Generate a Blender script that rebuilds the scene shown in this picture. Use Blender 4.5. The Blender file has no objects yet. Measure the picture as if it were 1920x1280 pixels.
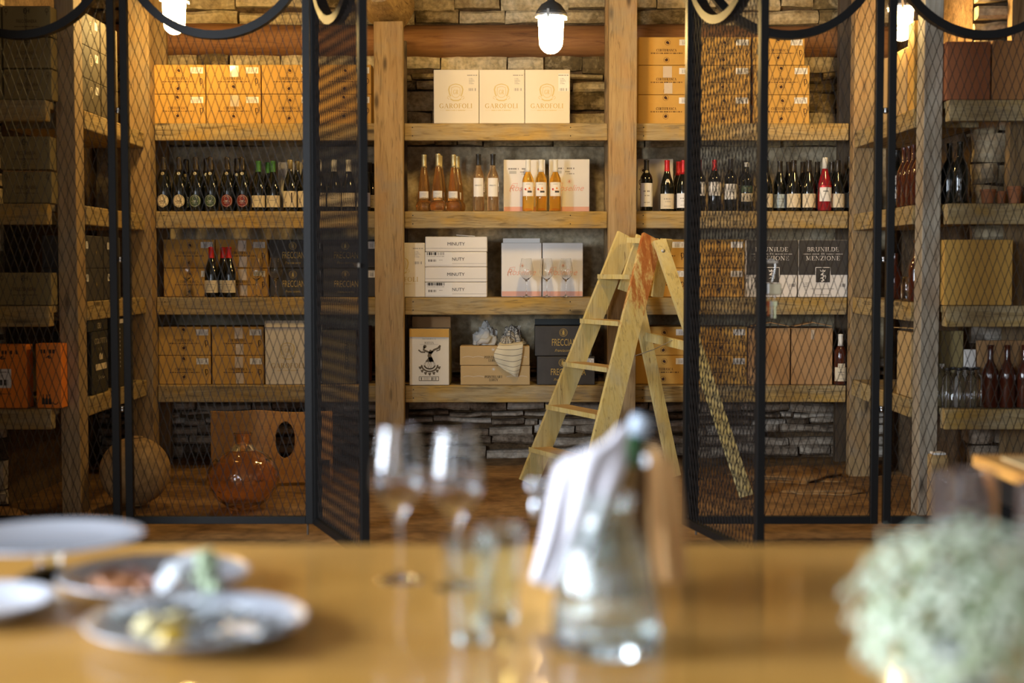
import bpy, bmesh, math, random
from math import sin, cos, pi, radians, sqrt, atan2
from mathutils import Vector, Matrix, noise

random.seed(7)
scene = bpy.context.scene
col = scene.collection

# ------------------------------------------------------------ camera, light, exposure
FPX = 2667.0                    # focal length in pixels of the 1920 wide frame (50 mm lens)
TILT = radians(3.0)
CH = 1.22                       # camera height
cam_d = bpy.data.cameras.new('camera')
cam = bpy.data.objects.new('camera', cam_d)
col.objects.link(cam)
cam.location = (0, 0, CH)
cam.rotation_euler = (pi / 2 - TILT, 0, 0)
cam_d.lens = 50.0
cam_d.sensor_width = 36.0
cam_d.dof.use_dof = True
cam_d.dof.focus_distance = 8.3
cam_d.dof.aperture_fstop = 1.7
cam_d.clip_start = 0.05
scene.camera = cam

scene.view_settings.view_transform = 'Standard'
scene.view_settings.look = 'None'
scene.view_settings.exposure = 0.22
scene.view_settings.gamma = 1.0
scene.view_settings.use_curve_mapping = False
scene.cycles.use_denoising = True
scene.cycles.max_bounces = 12
scene.cycles.transmission_bounces = 12
scene.cycles.transparent_max_bounces = 16
scene.cycles.sample_clamp_indirect = 20.0
scene.cycles.blur_glossy = 0.6

world = bpy.data.worlds.new('world')
scene.world = world
world.use_nodes = True
world.node_tree.nodes['Background'].inputs[0].default_value = (0.62, 0.78, 1.0, 1)
world.node_tree.nodes['Background'].inputs[1].default_value = 0.6

DAY = (0.80, 0.89, 1.0)
LAMP_COL = (1.0, 0.65, 0.225)
LAMP_STRENGTH = 145.0


def area(name, loc, rot, sx, sy, power, color):
    d = bpy.data.lights.new(name, 'AREA')
    d.shape = 'RECTANGLE'
    d.size, d.size_y, d.energy, d.color = sx, sy, power, color
    o = bpy.data.objects.new(name, d)
    col.objects.link(o)
    o.location = loc
    o.rotation_euler = rot
    return o


# daylight entering through the windows of the dining room (left wall and behind the camera)
area('window_daylight', (-3.96, 1.3, 1.75), (0, radians(-90), 0), 1.5, 1.7, 560, DAY)
area('window_daylight', (-3.96, 4.1, 1.75), (0, radians(-90), 0), 1.5, 1.2, 40, DAY)
area('window_daylight', (-2.3, -2.46, 1.75), (radians(90), 0, 0), 1.1, 1.6, 75, DAY)
area('window_daylight', (1.5, -2.46, 1.75), (radians(90), 0, 0), 1.1, 1.6, 18, DAY)


# ------------------------------------------------------------ pixel <-> place
def P(x, y, Y):
    """point seen at pixel (x, y) of the 1920x1280 frame, lying at depth Y"""
    dx = (x - 960) / FPX
    dz = (640 - y) / FPX
    f = Y / (cos(TILT) + dz * sin(TILT))
    return Vector((dx * f, Y, CH + f * (dz * cos(TILT) - sin(TILT))))


def PX(x, Y):
    return (x - 960) / FPX * Y


def PF(x, y, z=0.0):
    """point seen at pixel (x, y) on the horizontal plane z"""
    dz = (640 - y) / FPX
    a = (dz * cos(TILT) - sin(TILT)) / (cos(TILT) + dz * sin(TILT))
    return P(x, y, (z - CH) / a)


# ------------------------------------------------------------ materials
MATS = {}


def nt(name):
    m = bpy.data.materials.new(name)
    m.use_nodes = True
    t = m.node_tree
    return m, t.nodes, t.links, t.nodes['Principled BSDF']


def plain(name, c, rough=0.6, metal=0.0, spec=0.5, trans=0.0, ior=1.45, emit=None, coat=0.0, var=0.0, vscale=30, bump=0.0, sheen=0.0):
    if name in MATS:
        return MATS[name]
    m, n, l, b = nt(name)
    b.inputs['Base Color'].default_value = (*c, 1)
    b.inputs['Roughness'].default_value = rough
    b.inputs['Metallic'].default_value = metal
    b.inputs['Specular IOR Level'].default_value = spec
    b.inputs['Transmission Weight'].default_value = trans
    b.inputs['IOR'].default_value = ior
    b.inputs['Coat Weight'].default_value = coat
    b.inputs['Sheen Weight'].default_value = sheen
    if emit:
        b.inputs['Emission Color'].default_value = (*emit[0], 1)
        b.inputs['Emission Strength'].default_value = emit[1]
    if var or bump:
        tc = n.new('ShaderNodeTexCoord')
        nz = n.new('ShaderNodeTexNoise')
        nz.inputs['Scale'].default_value = vscale
        nz.inputs['Detail'].default_value = 6
        l.new(tc.outputs['Object'], nz.inputs['Vector'])
        if var:
            mx = n.new('ShaderNodeMix')
            mx.data_type = 'RGBA'
            mx.inputs[6].default_value = (*[max(0, k * (1 - var)) for k in c], 1)
            mx.inputs[7].default_value = (*[min(1, k * (1 + var)) for k in c], 1)
            rm = n.new('ShaderNodeMapRange')
            rm.inputs['From Min'].default_value = 0.3
            rm.inputs['From Max'].default_value = 0.7
            l.new(nz.outputs['Fac'], rm.inputs['Value'])
            l.new(rm.outputs[0], mx.inputs[0])
            l.new(mx.outputs[2], b.inputs['Base Color'])
        if bump:
            bp = n.new('ShaderNodeBump')
            bp.inputs['Strength'].default_value = bump
            bp.inputs['Distance'].default_value = 0.004
            l.new(nz.outputs['Fac'], bp.inputs['Height'])
            l.new(bp.outputs[0], b.inputs['Normal'])
    MATS[name] = m
    return m


def wood(name, ca, cb, cdark, axis='X', rough=0.75, stain=None, scale=1.0, knots=True, coat=0.0, bump=0.5, stain_amt=0.5, chips=None, cracks=0.0):
    """grain runs along axis; ca/cb the two grain tones, stain a patchy second tone"""
    m, n, l, b = nt(name)
    tc = n.new('ShaderNodeTexCoord')
    mp = n.new('ShaderNodeMapping')
    s = {'X': (1.2, 14, 14), 'Y': (14, 1.2, 14), 'Z': (14, 14, 1.2)}[axis]
    mp.inputs['Scale'].default_value = [k * scale for k in s]
    l.new(tc.outputs['Object'], mp.inputs['Vector'])
    n1 = n.new('ShaderNodeTexNoise')
    n1.inputs['Scale'].default_value = 2.2
    n1.inputs['Detail'].default_value = 8
    n1.inputs['Roughness'].default_value = 0.65
    n1.inputs['Distortion'].default_value = 1.3
    l.new(mp.outputs[0], n1.inputs['Vector'])
    r1 = n.new('ShaderNodeValToRGB')
    e = r1.color_ramp.elements
    e[0].position, e[0].color = 0.27, (*cdark, 1)
    e[1].position, e[1].color = 0.72, (*cb, 1)
    k = r1.color_ramp.elements.new(0.43)
    k.color = (*ca, 1)
    l.new(n1.outputs['Fac'], r1.inputs[0])
    out = r1.outputs[0]
    mp2 = n.new('ShaderNodeMapping')
    s2 = {'X': (2.2, 6, 6), 'Y': (6, 2.2, 6), 'Z': (6, 6, 2.2)}[axis]
    mp2.inputs['Scale'].default_value = [q * scale for q in s2]
    l.new(tc.outputs['Object'], mp2.inputs['Vector'])
    n2 = n.new('ShaderNodeTexNoise')
    n2.inputs['Scale'].default_value = 1.4
    n2.inputs['Detail'].default_value = 4
    l.new(mp2.outputs[0], n2.inputs['Vector'])
    if stain:
        mx = n.new('ShaderNodeMix')
        mx.data_type = 'RGBA'
        rr = n.new('ShaderNodeMapRange')
        rr.inputs['From Min'].default_value = 0.45
        rr.inputs['From Max'].default_value = 0.68
        rr.inputs['To Max'].default_value = stain_amt
        l.new(n2.outputs['Fac'], rr.inputs['Value'])
        l.new(rr.outputs[0], mx.inputs[0])
        l.new(out, mx.inputs[6])
        mx.inputs[7].default_value = (*stain, 1)
        out = mx.outputs[2]
    if knots:
        vm = n.new('ShaderNodeMapping')
        s3 = {'X': (2.6, 9, 9), 'Y': (9, 2.6, 9), 'Z': (9, 9, 2.6)}[axis]
        vm.inputs['Scale'].default_value = s3
        l.new(tc.outputs['Object'], vm.inputs['Vector'])
        vo = n.new('ShaderNodeTexVoronoi')
        vo.inputs['Scale'].default_value = 1.0
        l.new(vm.outputs[0], vo.inputs['Vector'])
        kr = n.new('ShaderNodeMapRange')
        kr.inputs['From Min'].default_value = 0.06
        kr.inputs['From Max'].default_value = 0.17
        kr.inputs['To Min'].default_value = 0.85
        kr.inputs['To Max'].default_value = 0.0
        l.new(vo.outputs['Distance'], kr.inputs['Value'])
        mk = n.new('ShaderNodeMix')
        mk.data_type = 'RGBA'
        l.new(kr.outputs[0], mk.inputs[0])
        l.new(out, mk.inputs[6])
        mk.inputs[7].default_value = (*[c * 0.35 for c in cdark], 1)
        out = mk.outputs[2]
    def layer(sc_vec, scale_, lo_, hi_, amt, colr, det=5, dist=0.4):
        nonlocal out
        m3 = n.new('ShaderNodeMapping')
        m3.inputs['Scale'].default_value = sc_vec
        l.new(tc.outputs['Object'], m3.inputs['Vector'])
        n3 = n.new('ShaderNodeTexNoise')
        n3.inputs['Scale'].default_value = scale_
        n3.inputs['Detail'].default_value = det
        n3.inputs['Distortion'].default_value = dist
        l.new(m3.outputs[0], n3.inputs['Vector'])
        r3 = n.new('ShaderNodeMapRange')
        r3.inputs['From Min'].default_value = lo_
        r3.inputs['From Max'].default_value = hi_
        r3.inputs['To Max'].default_value = amt
        l.new(n3.outputs['Fac'], r3.inputs['Value'])
        m4 = n.new('ShaderNodeMix')
        m4.data_type = 'RGBA'
        l.new(r3.outputs[0], m4.inputs[0])
        l.new(out, m4.inputs[6])
        m4.inputs[7].default_value = (*colr, 1)
        out = m4.outputs[2]
    ln_ = {'X': (1, 12, 12), 'Y': (12, 1, 12), 'Z': (12, 12, 1)}[axis]
    if cracks:
        layer([q * 1.6 for q in ln_], 3.0, .60, .66, cracks, [c * .45 for c in cdark], 3, .9)
        layer([q * 5 for q in ln_], 2.0, .52, .72, cracks * .7, cdark, 4, .2)
        layer((3, 3, 3), 2.0, .52, .70, .35, [c * .8 + .05 for c in (ca[2] * 2, ca[2] * 2, ca[2] * 1.7)], 5)
    if chips:
        layer([q ** .8 * 3 for q in ln_], 4.0, .665, .70, .8, chips, 7, .6)
    l.new(out, b.inputs['Base Color'])
    b.inputs['Roughness'].default_value = rough
    b.inputs['Coat Weight'].default_value = coat
    b.inputs['Coat Roughness'].default_value = 0.07
    bp = n.new('ShaderNodeBump')
    bp.inputs['Strength'].default_value = bump
    bp.inputs['Distance'].default_value = 0.004
    l.new(n1.outputs['Fac'], bp.inputs['Height'])
    l.new(bp.outputs[0], b.inputs['Normal'])
    MATS[name] = m
    return m


def stone(name, cols, scale=9.0, rough=0.9, crack=True, island=True, bump=0.8):
    m, n, l, b = nt(name)
    tc = n.new('ShaderNodeTexCoord')
    n1 = n.new('ShaderNodeTexNoise')
    n1.inputs['Scale'].default_value = scale
    n1.inputs['Detail'].default_value = 10
    n1.inputs['Roughness'].default_value = 0.7
    n1.inputs['Distortion'].default_value = 0.6
    l.new(tc.outputs['Object'], n1.inputs['Vector'])
    fac = n1.outputs['Fac']
    if island:
        g = n.new('ShaderNodeNewGeometry')
        ma = n.new('ShaderNodeMath')
        ma.operation = 'MULTIPLY_ADD'
        l.new(g.outputs['Random Per Island'], ma.inputs[0])
        ma.inputs[1].default_value = 0.42
        l.new(fac, ma.inputs[2])
        mb = n.new('ShaderNodeMath')
        mb.operation = 'SUBTRACT'
        l.new(ma.outputs[0], mb.inputs[0])
        mb.inputs[1].default_value = 0.2
        fac = mb.outputs[0]
    r = n.new('ShaderNodeValToRGB')
    els = r.color_ramp.elements
    els[0].position, els[0].color = 0.3, (*cols[0], 1)
    els[1].position, els[1].color = 0.75, (*cols[-1], 1)
    for i, c in enumerate(cols[1:-1]):
        q = els.new(0.25 + 0.5 * (i + 1) / (len(cols) - 1))
        q.color = (*c, 1)
    l.new(fac, r.inputs[0])
    out = r.outputs[0]
    n3 = n.new('ShaderNodeTexNoise')
    n3.inputs['Scale'].default_value = scale * 6
    n3.inputs['Detail'].default_value = 8
    l.new(tc.outputs['Object'], n3.inputs['Vector'])
    mx = n.new('ShaderNodeMix')
    mx.data_type = 'RGBA'
    mx.blend_type = 'MULTIPLY'
    mx.inputs[0].default_value = 0.6
    l.new(out, mx.inputs[6])
    r2 = n.new('ShaderNodeMapRange')
    r2.inputs['From Min'].default_value = 0.32
    r2.inputs['From Max'].default_value = 0.6
    r2.inputs['To Min'].default_value = 0.35
    l.new(n3.outputs['Fac'], r2.inputs['Value'])
    l.new(r2.outputs[0], mx.inputs[7])
    l.new(mx.outputs[2], b.inputs['Base Color'])
    b.inputs['Roughness'].default_value = rough
    b.inputs['Specular IOR Level'].default_value = 0.25
    bp = n.new('ShaderNodeBump')
    bp.inputs['Strength'].default_value = bump
    bp.inputs['Distance'].default_value = 0.012
    l.new(n1.outputs['Fac'], bp.inputs['Height'])
    bp2 = n.new('ShaderNodeBump')
    bp2.inputs['Strength'].default_value = bump
    bp2.inputs['Distance'].default_value = 0.003
    l.new(n3.outputs['Fac'], bp2.inputs['Height'])
    l.new(bp.outputs[0], bp2.inputs['Normal'])
    l.new(bp2.outputs[0], b.inputs['Normal'])
    MATS[name] = m
    return m


def stripes(name, base, line, axis, freq, width, axis2=None, freq2=None):
    """woven lines in the cloth, along the generated UV map"""
    m, n, l, b = nt(name)
    uv = n.new('ShaderNodeUVMap')
    uv.uv_map = 'uv'
    sp = n.new('ShaderNodeSeparateXYZ')
    l.new(uv.outputs[0], sp.inputs[0])

    def band(ax, fr):
        a = n.new('ShaderNodeMath')
        a.operation = 'MULTIPLY'
        a.inputs[1].default_value = fr
        l.new(sp.outputs[ax], a.inputs[0])
        f = n.new('ShaderNodeMath')
        f.operation = 'FRACT'
        l.new(a.outputs[0], f.inputs[0])
        c = n.new('ShaderNodeMath')
        c.operation = 'LESS_THAN'
        c.inputs[1].default_value = width
        l.new(f.outputs[0], c.inputs[0])
        return c.outputs[0]
    o = band(axis, freq)
    if axis2 is not None:
        mm = n.new('ShaderNodeMath')
        mm.operation = 'MAXIMUM'
        l.new(o, mm.inputs[0])
        l.new(band(axis2, freq2), mm.inputs[1])
        o = mm.outputs[0]
    mx = n.new('ShaderNodeMix')
    mx.data_type = 'RGBA'
    mx.inputs[6].default_value = (*base, 1)
    mx.inputs[7].default_value = (*line, 1)
    l.new(o, mx.inputs[0])
    l.new(mx.outputs[2], b.inputs['Base Color'])
    b.inputs['Roughness'].default_value = 0.9
    MATS[name] = m
    return m


W_SHELF = wood('shelf_timber', (0.33, 0.235, 0.10), (0.47, 0.37, 0.20), (0.09, 0.055, 0.02), 'X', stain=(0.50, 0.29, 0.04), stain_amt=0.8, bump=0.9, cracks=.42)
W_SHELFY = wood('side_shelf_timber', (0.33, 0.23, 0.09), (0.45, 0.34, 0.16), (0.12, 0.07, 0.028), 'Y', stain=(0.42, 0.25, 0.05), stain_amt=0.6, cracks=.6)
W_POST = wood('post_timber', (0.32, 0.21, 0.09), (0.43, 0.30, 0.15), (0.13, 0.075, 0.028), 'Z', stain=(0.34, 0.19, 0.075), stain_amt=0.5, cracks=.45)
W_POSTG = wood('grey_post_timber', (0.34, 0.29, 0.21), (0.48, 0.43, 0.34), (0.13, 0.09, 0.055), 'Z', stain=(0.20, 0.12, 0.055), stain_amt=0.6)
W_DARK = wood('dark_post_timber', (0.10, 0.065, 0.035), (0.16, 0.11, 0.06), (0.04, 0.025, 0.012), 'Z')
W_LOG = wood('log_timber', (0.23, 0.10, 0.032), (0.33, 0.16, 0.055), (0.07, 0.028, 0.012), 'X', knots=False, bump=1.0)
W_BARK = wood('bark_log', (0.30, 0.19, 0.075), (0.50, 0.34, 0.14), (0.10, 0.05, 0.02), 'Y', knots=False, bump=1.0, scale=1.6)
W_TABLE = wood('table_oak', (0.45, 0.225, 0.038), (0.54, 0.29, 0.065), (0.31, 0.135, 0.02), 'X', rough=0.42, knots=False, coat=0.4, bump=0.08, stain=(0.54, 0.30, 0.085), stain_amt=0.5, scale=0.6)
W_TABLE2 = wood('side_table_oak', (0.55, 0.24, 0.05), (0.66, 0.33, 0.08), (0.36, 0.13, 0.025), 'Y', rough=0.4, knots=False, coat=0.2, bump=0.15)
W_LADDER = wood('ladder_paint', (0.68, 0.53, 0.18), (0.74, 0.62, 0.27), (0.42, 0.27, 0.08), 'Z', stain=(0.66, 0.60, 0.36), knots=False, scale=0.8, rough=0.6, chips=(.22, .13, .05), cracks=.35)
W_TREAD = wood('worn_tread', (0.46, 0.29, 0.11), (0.58, 0.42, 0.19), (0.25, 0.13, 0.05), 'X', knots=False)
W_PLY = wood('plywood', (0.55, 0.27, 0.075), (0.66, 0.36, 0.11), (0.42, 0.18, 0.045), 'X', knots=False, rough=0.55, bump=0.1)
S_WALL = stone('wall_stone', [(0.16, 0.115, 0.05), (0.42, 0.32, 0.17), (0.58, 0.47, 0.27), (0.70, 0.60, 0.40)], 7)
S_LOW = stone('dark_wall_stone', [(0.14, 0.10, 0.065), (0.34, 0.265, 0.19), (0.52, 0.44, 0.34), (0.64, 0.58, 0.49)], 7)  # lower stones greyer: daylight against warm lamplight above, put into the colour
S_MORTAR = stone('earth_mortar', [(0.05, 0.03, 0.015), (0.13, 0.08, 0.04), (0.20, 0.14, 0.08)], 12, island=False)
S_PLASTER = stone('rough_render', [(0.26, 0.19, 0.10), (0.52, 0.42, 0.26), (0.70, 0.62, 0.45)], 5, island=False, bump=0.5)
S_FLOOR = stone('floor_stone', [(0.08, 0.04, 0.015), (0.22, 0.115, 0.042), (0.36, 0.205, 0.08), (0.45, 0.29, 0.14)], 2.4, island=False, rough=0.7, bump=0.7)
ROOM = plain('room_plaster', (0.34, 0.29, 0.23), 0.95, var=0.12, vscale=3)
BLACK_METAL = plain('black_steel', (0.009, 0.009, 0.009), 0.45, metal=0.1, spec=0.28, bump=0.1, vscale=80)
RING_METAL = plain('ring_steel', (0.16, 0.14, 0.115), 0.5, metal=0.2)
MESH_METAL = plain('expanded_steel', (0.014, 0.010, 0.008), 0.6, spec=0.3)
CHROME = plain('bright_steel', (0.75, 0.74, 0.72), 0.25, metal=1.0)


# ------------------------------------------------------------ mesh helpers
class MB:
    def __init__(self):
        self.v, self.f, self.m, self.uv, self.sm = [], [], [], {}, []
        self.mats = []
        self.warp = None

    def mi(self, mat):
        if mat not in self.mats:
            self.mats.append(mat)
        return self.mats.index(mat)

    def add(self, vs, fs, mat, smooth=False, uvs=None):
        b = len(self.v)
        w = self.warp
        for p in vs:
            self.v.append(tuple(w(Vector(p))) if w else tuple(p))
        k = self.mi(mat)
        for f in fs:
            if uvs:
                self.uv[len(self.f)] = [uvs[i] for i in f]
            self.f.append([b + i for i in f])
            self.m.append(k)
            self.sm.append(smooth)
        return self

    def box(self, x0, x1, y0, y1, z0, z1, mat):
        vs = [(x, y, z) for x in (x0, x1) for y in (y0, y1) for z in (z0, z1)]
        fs = [(0, 1, 3, 2), (4, 6, 7, 5), (0, 4, 5, 1), (2, 3, 7, 6), (0, 2, 6, 4), (1, 5, 7, 3)]
        return self.add(vs, fs, mat)

    def rbox(self, x0, x1, y0, y1, z0, z1, r, mat, wob=0.0):
        """box with chamfered edges"""
        bm = bmesh.new()
        bmesh.ops.create_cube(bm, size=1.0)
        for v in bm.verts:
            v.co = Vector(((x0 + x1) / 2 + v.co.x * (x1 - x0), (y0 + y1) / 2 + v.co.y * (y1 - y0), (z0 + z1) / 2 + v.co.z * (z1 - z0)))
            if wob:
                v.co += Vector([random.uniform(-wob, wob) for _ in range(3)])
        bmesh.ops.bevel(bm, geom=bm.edges[:] + bm.verts[:], offset=r, segments=2, affect='EDGES', profile=0.5)
        self.frombm(bm, mat)
        return self

    def frombm(self, bm, mat, smooth=False):
        bm.verts.index_update()
        self.add([v.co[:] for v in bm.verts], [[v.index for v in f.verts] for f in bm.faces], mat, smooth)
        bm.free()
        return self

    def beam(self, a, b, w, d, mat, up=None, wdir=None):
        """rectangular bar from a to b; w along wdir, d along the third axis"""
        a, b = Vector(a), Vector(b)
        t = (b - a).normalized()
        if wdir is None:
            wdir = Vector((0, 0, 1)) if abs(t.z) < 0.9 else Vector((1, 0, 0))
        wd = (wdir - t * wdir.dot(t)).normalized()
        dd = t.cross(wd).normalized()
        vs = []
        for p in (a, b):
            for i, j in ((-1, -1), (1, -1), (1, 1), (-1, 1)):
                vs.append(p + wd * (w / 2 * i) + dd * (d / 2 * j))
        fs = [(0, 1, 2, 3), (7, 6, 5, 4), (0, 4, 5, 1), (1, 5, 6, 2), (2, 6, 7, 3), (3, 7, 4, 0)]
        return self.add(vs, fs, mat)

    def tube(self, pts, r, mat, n=8, close=False, caps=True):
        pts = [Vector(p) for p in pts]
        rs = r if isinstance(r, (list, tuple)) else [r] * len(pts)
        vs, fs = [], []
        N = len(pts)
        prev = None
        for i, p in enumerate(pts):
            if close:
                t = pts[(i + 1) % N] - pts[i - 1]
            else:
                t = pts[min(i + 1, N - 1)] - pts[max(i - 1, 0)]
            t.normalize()
            if prev is None:
                u = t.orthogonal().normalized()
            else:
                u = (prev - t * prev.dot(t))
                u = u.normalized() if u.length > 1e-6 else t.orthogonal().normalized()
            prev = u
            w = t.cross(u)
            for k in range(n):
                a = 2 * pi * k / n
                vs.append(p + (u * cos(a) + w * sin(a)) * rs[i])
        for i in range(N if close else N - 1):
            j = (i + 1) % N
            for k in range(n):
                k2 = (k + 1) % n
                fs.append((i * n + k, i * n + k2, j * n + k2, j * n + k))
        if caps and not close:
            fs.append(tuple(range(n))[::-1])
            fs.append(tuple((N - 1) * n + k for k in range(n)))
        return self.add(vs, fs, mat, True)

    def lathe(self, prof, mat, n=24, c=(0, 0, 0), smooth=True, flute=None, closed=False):
        """prof: (r, z) list from bottom to top"""
        vs, fs = [], []
        if smooth and not closed:
            prof = hold(prof)
        M = len(prof)
        for (r, z) in prof:
            for k in range(n):
                a = 2 * pi * k / n
                rr = r * (1 + (flute(a, z) if flute else 0))
                vs.append((c[0] + rr * cos(a), c[1] + rr * sin(a), c[2] + z))
        for i in range(M if closed else M - 1):
            j = (i + 1) % M
            for k in range(n):
                k2 = (k + 1) % n
                fs.append((i * n + k, i * n + k2, j * n + k2, j * n + k))
        if not closed:
            if prof[0][0] > 1e-5:
                fs.append(tuple(range(n))[::-1])
            if prof[-1][0] > 1e-5:
                fs.append(tuple((M - 1) * n + k for k in range(n)))
        return self.add(vs, fs, mat, smooth)

    def ball(self, c, r, mat, sub=1, sc=(1, 1, 1), jit=0.0, smooth=True):
        bm = bmesh.new()
        bmesh.ops.create_icosphere(bm, subdivisions=sub, radius=1.0)
        s = random.random() * 100
        for v in bm.verts:
            q = v.co.copy()
            k = 1 + jit * noise.noise(q * 1.7 + Vector((s, s, s)))
            v.co = Vector((c[0] + q.x * r * sc[0] * k, c[1] + q.y * r * sc[1] * k, c[2] + q.z * r * sc[2] * k))
        return self.frombm(bm, mat, smooth)

    # ---- flat printing in the XZ plane at depth y, facing -Y
    def rect(self, x0, x1, z0, z1, y, mat):
        nx = max(1, int(abs(x1 - x0) / 0.008)) if self.warp else 1
        vs, fs = [], []
        for i in range(nx + 1):
            x = x0 + (x1 - x0) * i / nx
            vs += [(x, y, z0), (x, y, z1)]
        for i in range(nx):
            fs.append((2 * i, 2 * i + 2, 2 * i + 3, 2 * i + 1))
        return self.add(vs, fs, mat)

    def ring(self, cx, cz, r, w, y, mat, n=24, rz=None, a0=0, a1=2 * pi):
        rz = rz or r
        vs, fs = [], []
        full = abs(a1 - a0 - 2 * pi) < 1e-6
        m = n if full else n + 1
        for i in range(m):
            a = a0 + (a1 - a0) * i / n
            vs += [(cx + (r - w / 2) * cos(a), y, cz + (rz - w / 2) * sin(a)), (cx + (r + w / 2) * cos(a), y, cz + (rz + w / 2) * sin(a))]
        for i in range(n):
            j = (i + 1) % m
            fs.append((2 * i, 2 * i + 1, 2 * j + 1, 2 * j))
        return self.add(vs, fs, mat)

    def disc(self, cx, cz, r, y, mat, n=16, rz=None):
        rz = rz or r
        return self.add([(cx + r * cos(2 * pi * i / n), y, cz + rz * sin(2 * pi * i / n)) for i in range(n)], [tuple(range(n))], mat)

    def poly(self, pts, y, mat):
        return self.add([(p[0], y, p[1]) for p in pts], [tuple(range(len(pts)))], mat)

    def stroke(self, pts, w0, w1, y, mat):
        """pen line: w0 where it runs level, w1 where it runs upright"""
        vs, fs = [], []
        n = len(pts)
        for i, p in enumerate(pts):
            a, b = pts[max(0, i - 1)], pts[min(n - 1, i + 1)]
            dx, dz = b[0] - a[0], b[1] - a[1]
            L = sqrt(dx * dx + dz * dz) or 1
            w = w0 + (w1 - w0) * abs(dz) / L
            nx, nz = -dz / L * w / 2, dx / L * w / 2
            vs += [(p[0] + nx, y, p[1] + nz), (p[0] - nx, y, p[1] - nz)]
        for i in range(n - 1):
            fs.append((2 * i, 2 * i + 1, 2 * i + 3, 2 * i + 2))
        return self.add(vs, fs, mat)

    def bars(self, x0, x1, z0, z1, y, mat, n=22, seed=1):
        rr = random.Random(seed)
        step = (x1 - x0) / n
        for i in range(n):
            if rr.random() < 0.72:
                w = step * rr.choice((0.45, 0.7, 0.9))
                self.rect(x0 + i * step, x0 + i * step + w, z0, z1, y, mat)
        return self

    def lines(self, x0, x1, z, h, y, mat, seed=1):
        """a line of print too small to read"""
        rr = random.Random(seed)
        x = x0
        while x < x1:
            w = h * rr.uniform(0.35, 0.8)
            self.rect(x, min(x1, x + w), z, z + h, y, mat)
            x += w + h * rr.choice((0.25, 0.25, 0.3, 0.9))
        return self

    def text(self, s, cx, z, h, y, mat, font='serif', sx=1.0, width=None, shear=0.0, weight=1.0, rot=0):
        """one line of lettering, cx = centre, z = baseline, h = cap height"""
        if font == 'serif':
            glyphs, adv = [], 0.0
            for ch in s:
                if ch == ' ':
                    adv += 0.4
                    continue
                st, w = GLYPH.get(ch, ([], 0.4))
                glyphs.append((adv, st))
                adv += w + 0.14
            W = adv - 0.14
            k = (width / (W * h)) if width else sx
            for off, st in glyphs:
                for pts, thin, thick in st:
                    q = [((off + px - W / 2) * h * k, pz * h) for px, pz in pts]
                    if rot:
                        q = [(-b, a) for a, b in q]
                    self.stroke([(cx + a, z + b) for a, b in q], thin * h * weight, thick * h * weight, y, mat)
        else:
            vs, fs, W = sans(s, shear)
            k = (width / (W * h)) if width else sx
            q = [((a - W / 2) * h * k, b * h) for a, b in vs]
            if rot:
                q = [(-b, a) for a, b in q]
            self.add([(cx + a, y, z + b) for a, b in q], fs, mat)
        return self

    def grid(self, rows, mat, smooth=True, uvs=None):
        """rows of equal length of points"""
        n = len(rows[0])
        vs = [p for r in rows for p in r]
        fs = []
        for i in range(len(rows) - 1):
            for k in range(n - 1):
                fs.append((i * n + k, i * n + k + 1, (i + 1) * n + k + 1, (i + 1) * n + k))
        if uvs is None:
            uvs = [(k / (n - 1), i / (len(rows) - 1)) for i in range(len(rows)) for k in range(n)]
        return self.add(vs, fs, mat, smooth, uvs)

    def mesh(self, name):
        me = bpy.data.meshes.new(name)
        me.from_pydata(self.v, [], self.f)
        for m in self.mats:
            me.materials.append(m)
        me.polygons.foreach_set('material_index', self.m)
        me.polygons.foreach_set('use_smooth', self.sm)
        if self.uv:
            u = me.uv_layers.new(name='uv')
            for fi, co in self.uv.items():
                p = me.polygons[fi]
                for li, c in zip(p.loop_indices, co):
                    u.data[li].uv = c
        me.update()
        return me

    def build(self, name, parent=None, loc=(0, 0, 0), rz=0.0):
        o = bpy.data.objects.new(name, self.mesh(name))
        col.objects.link(o)
        o.location = loc
        o.rotation_euler.z = rz
        if parent:
            o.parent = parent
        return o


def hold(prof):
    """keep turned edges crisp under smooth shading"""
    out = [prof[0]]
    for i in range(1, len(prof) - 1):
        a, p, c = (Vector(q) for q in (prof[i - 1], prof[i], prof[i + 1]))
        u, w = p - a, c - p
        if u.length > 1e-6 and w.length > 1e-6 and u.angle(w) > radians(32):
            k = min(.0009, u.length * .3)
            m = min(.0009, w.length * .3)
            out += [tuple(p - u.normalized() * k), tuple(p), tuple(p + w.normalized() * m)]
        else:
            out.append(prof[i])
    out.append(prof[-1])
    return out


_sans = {}


def sans(s, shear=0.0):
    key = (s, shear)
    if key not in _sans:
        cu = bpy.data.curves.new('lettering', 'FONT')
        cu.body = s
        cu.shear = shear
        cu.resolution_u = 2
        ob = bpy.data.objects.new('lettering', cu)
        me = bpy.data.meshes.new_from_object(ob)
        xs = [v.co.x for v in me.vertices] or [0, 1]
        x0, x1 = min(xs), max(xs)
        H = 0.69
        vs = [((v.co.x - x0) / H, v.co.y / H) for v in me.vertices]
        fs = [tuple(p.vertices) for p in me.polygons]
        _sans[key] = (vs, fs, (x1 - x0) / H)
        bpy.data.objects.remove(ob)
        bpy.data.meshes.remove(me)
        bpy.data.curves.remove(cu)
    return _sans[key]


def _arc(cx, cz, rx, rz, a0, a1, n=10):
    return [(cx + rx * cos(radians(a0 + (a1 - a0) * i / n)), cz + rz * sin(radians(a0 + (a1 - a0) * i / n))) for i in range(n + 1)]


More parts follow.
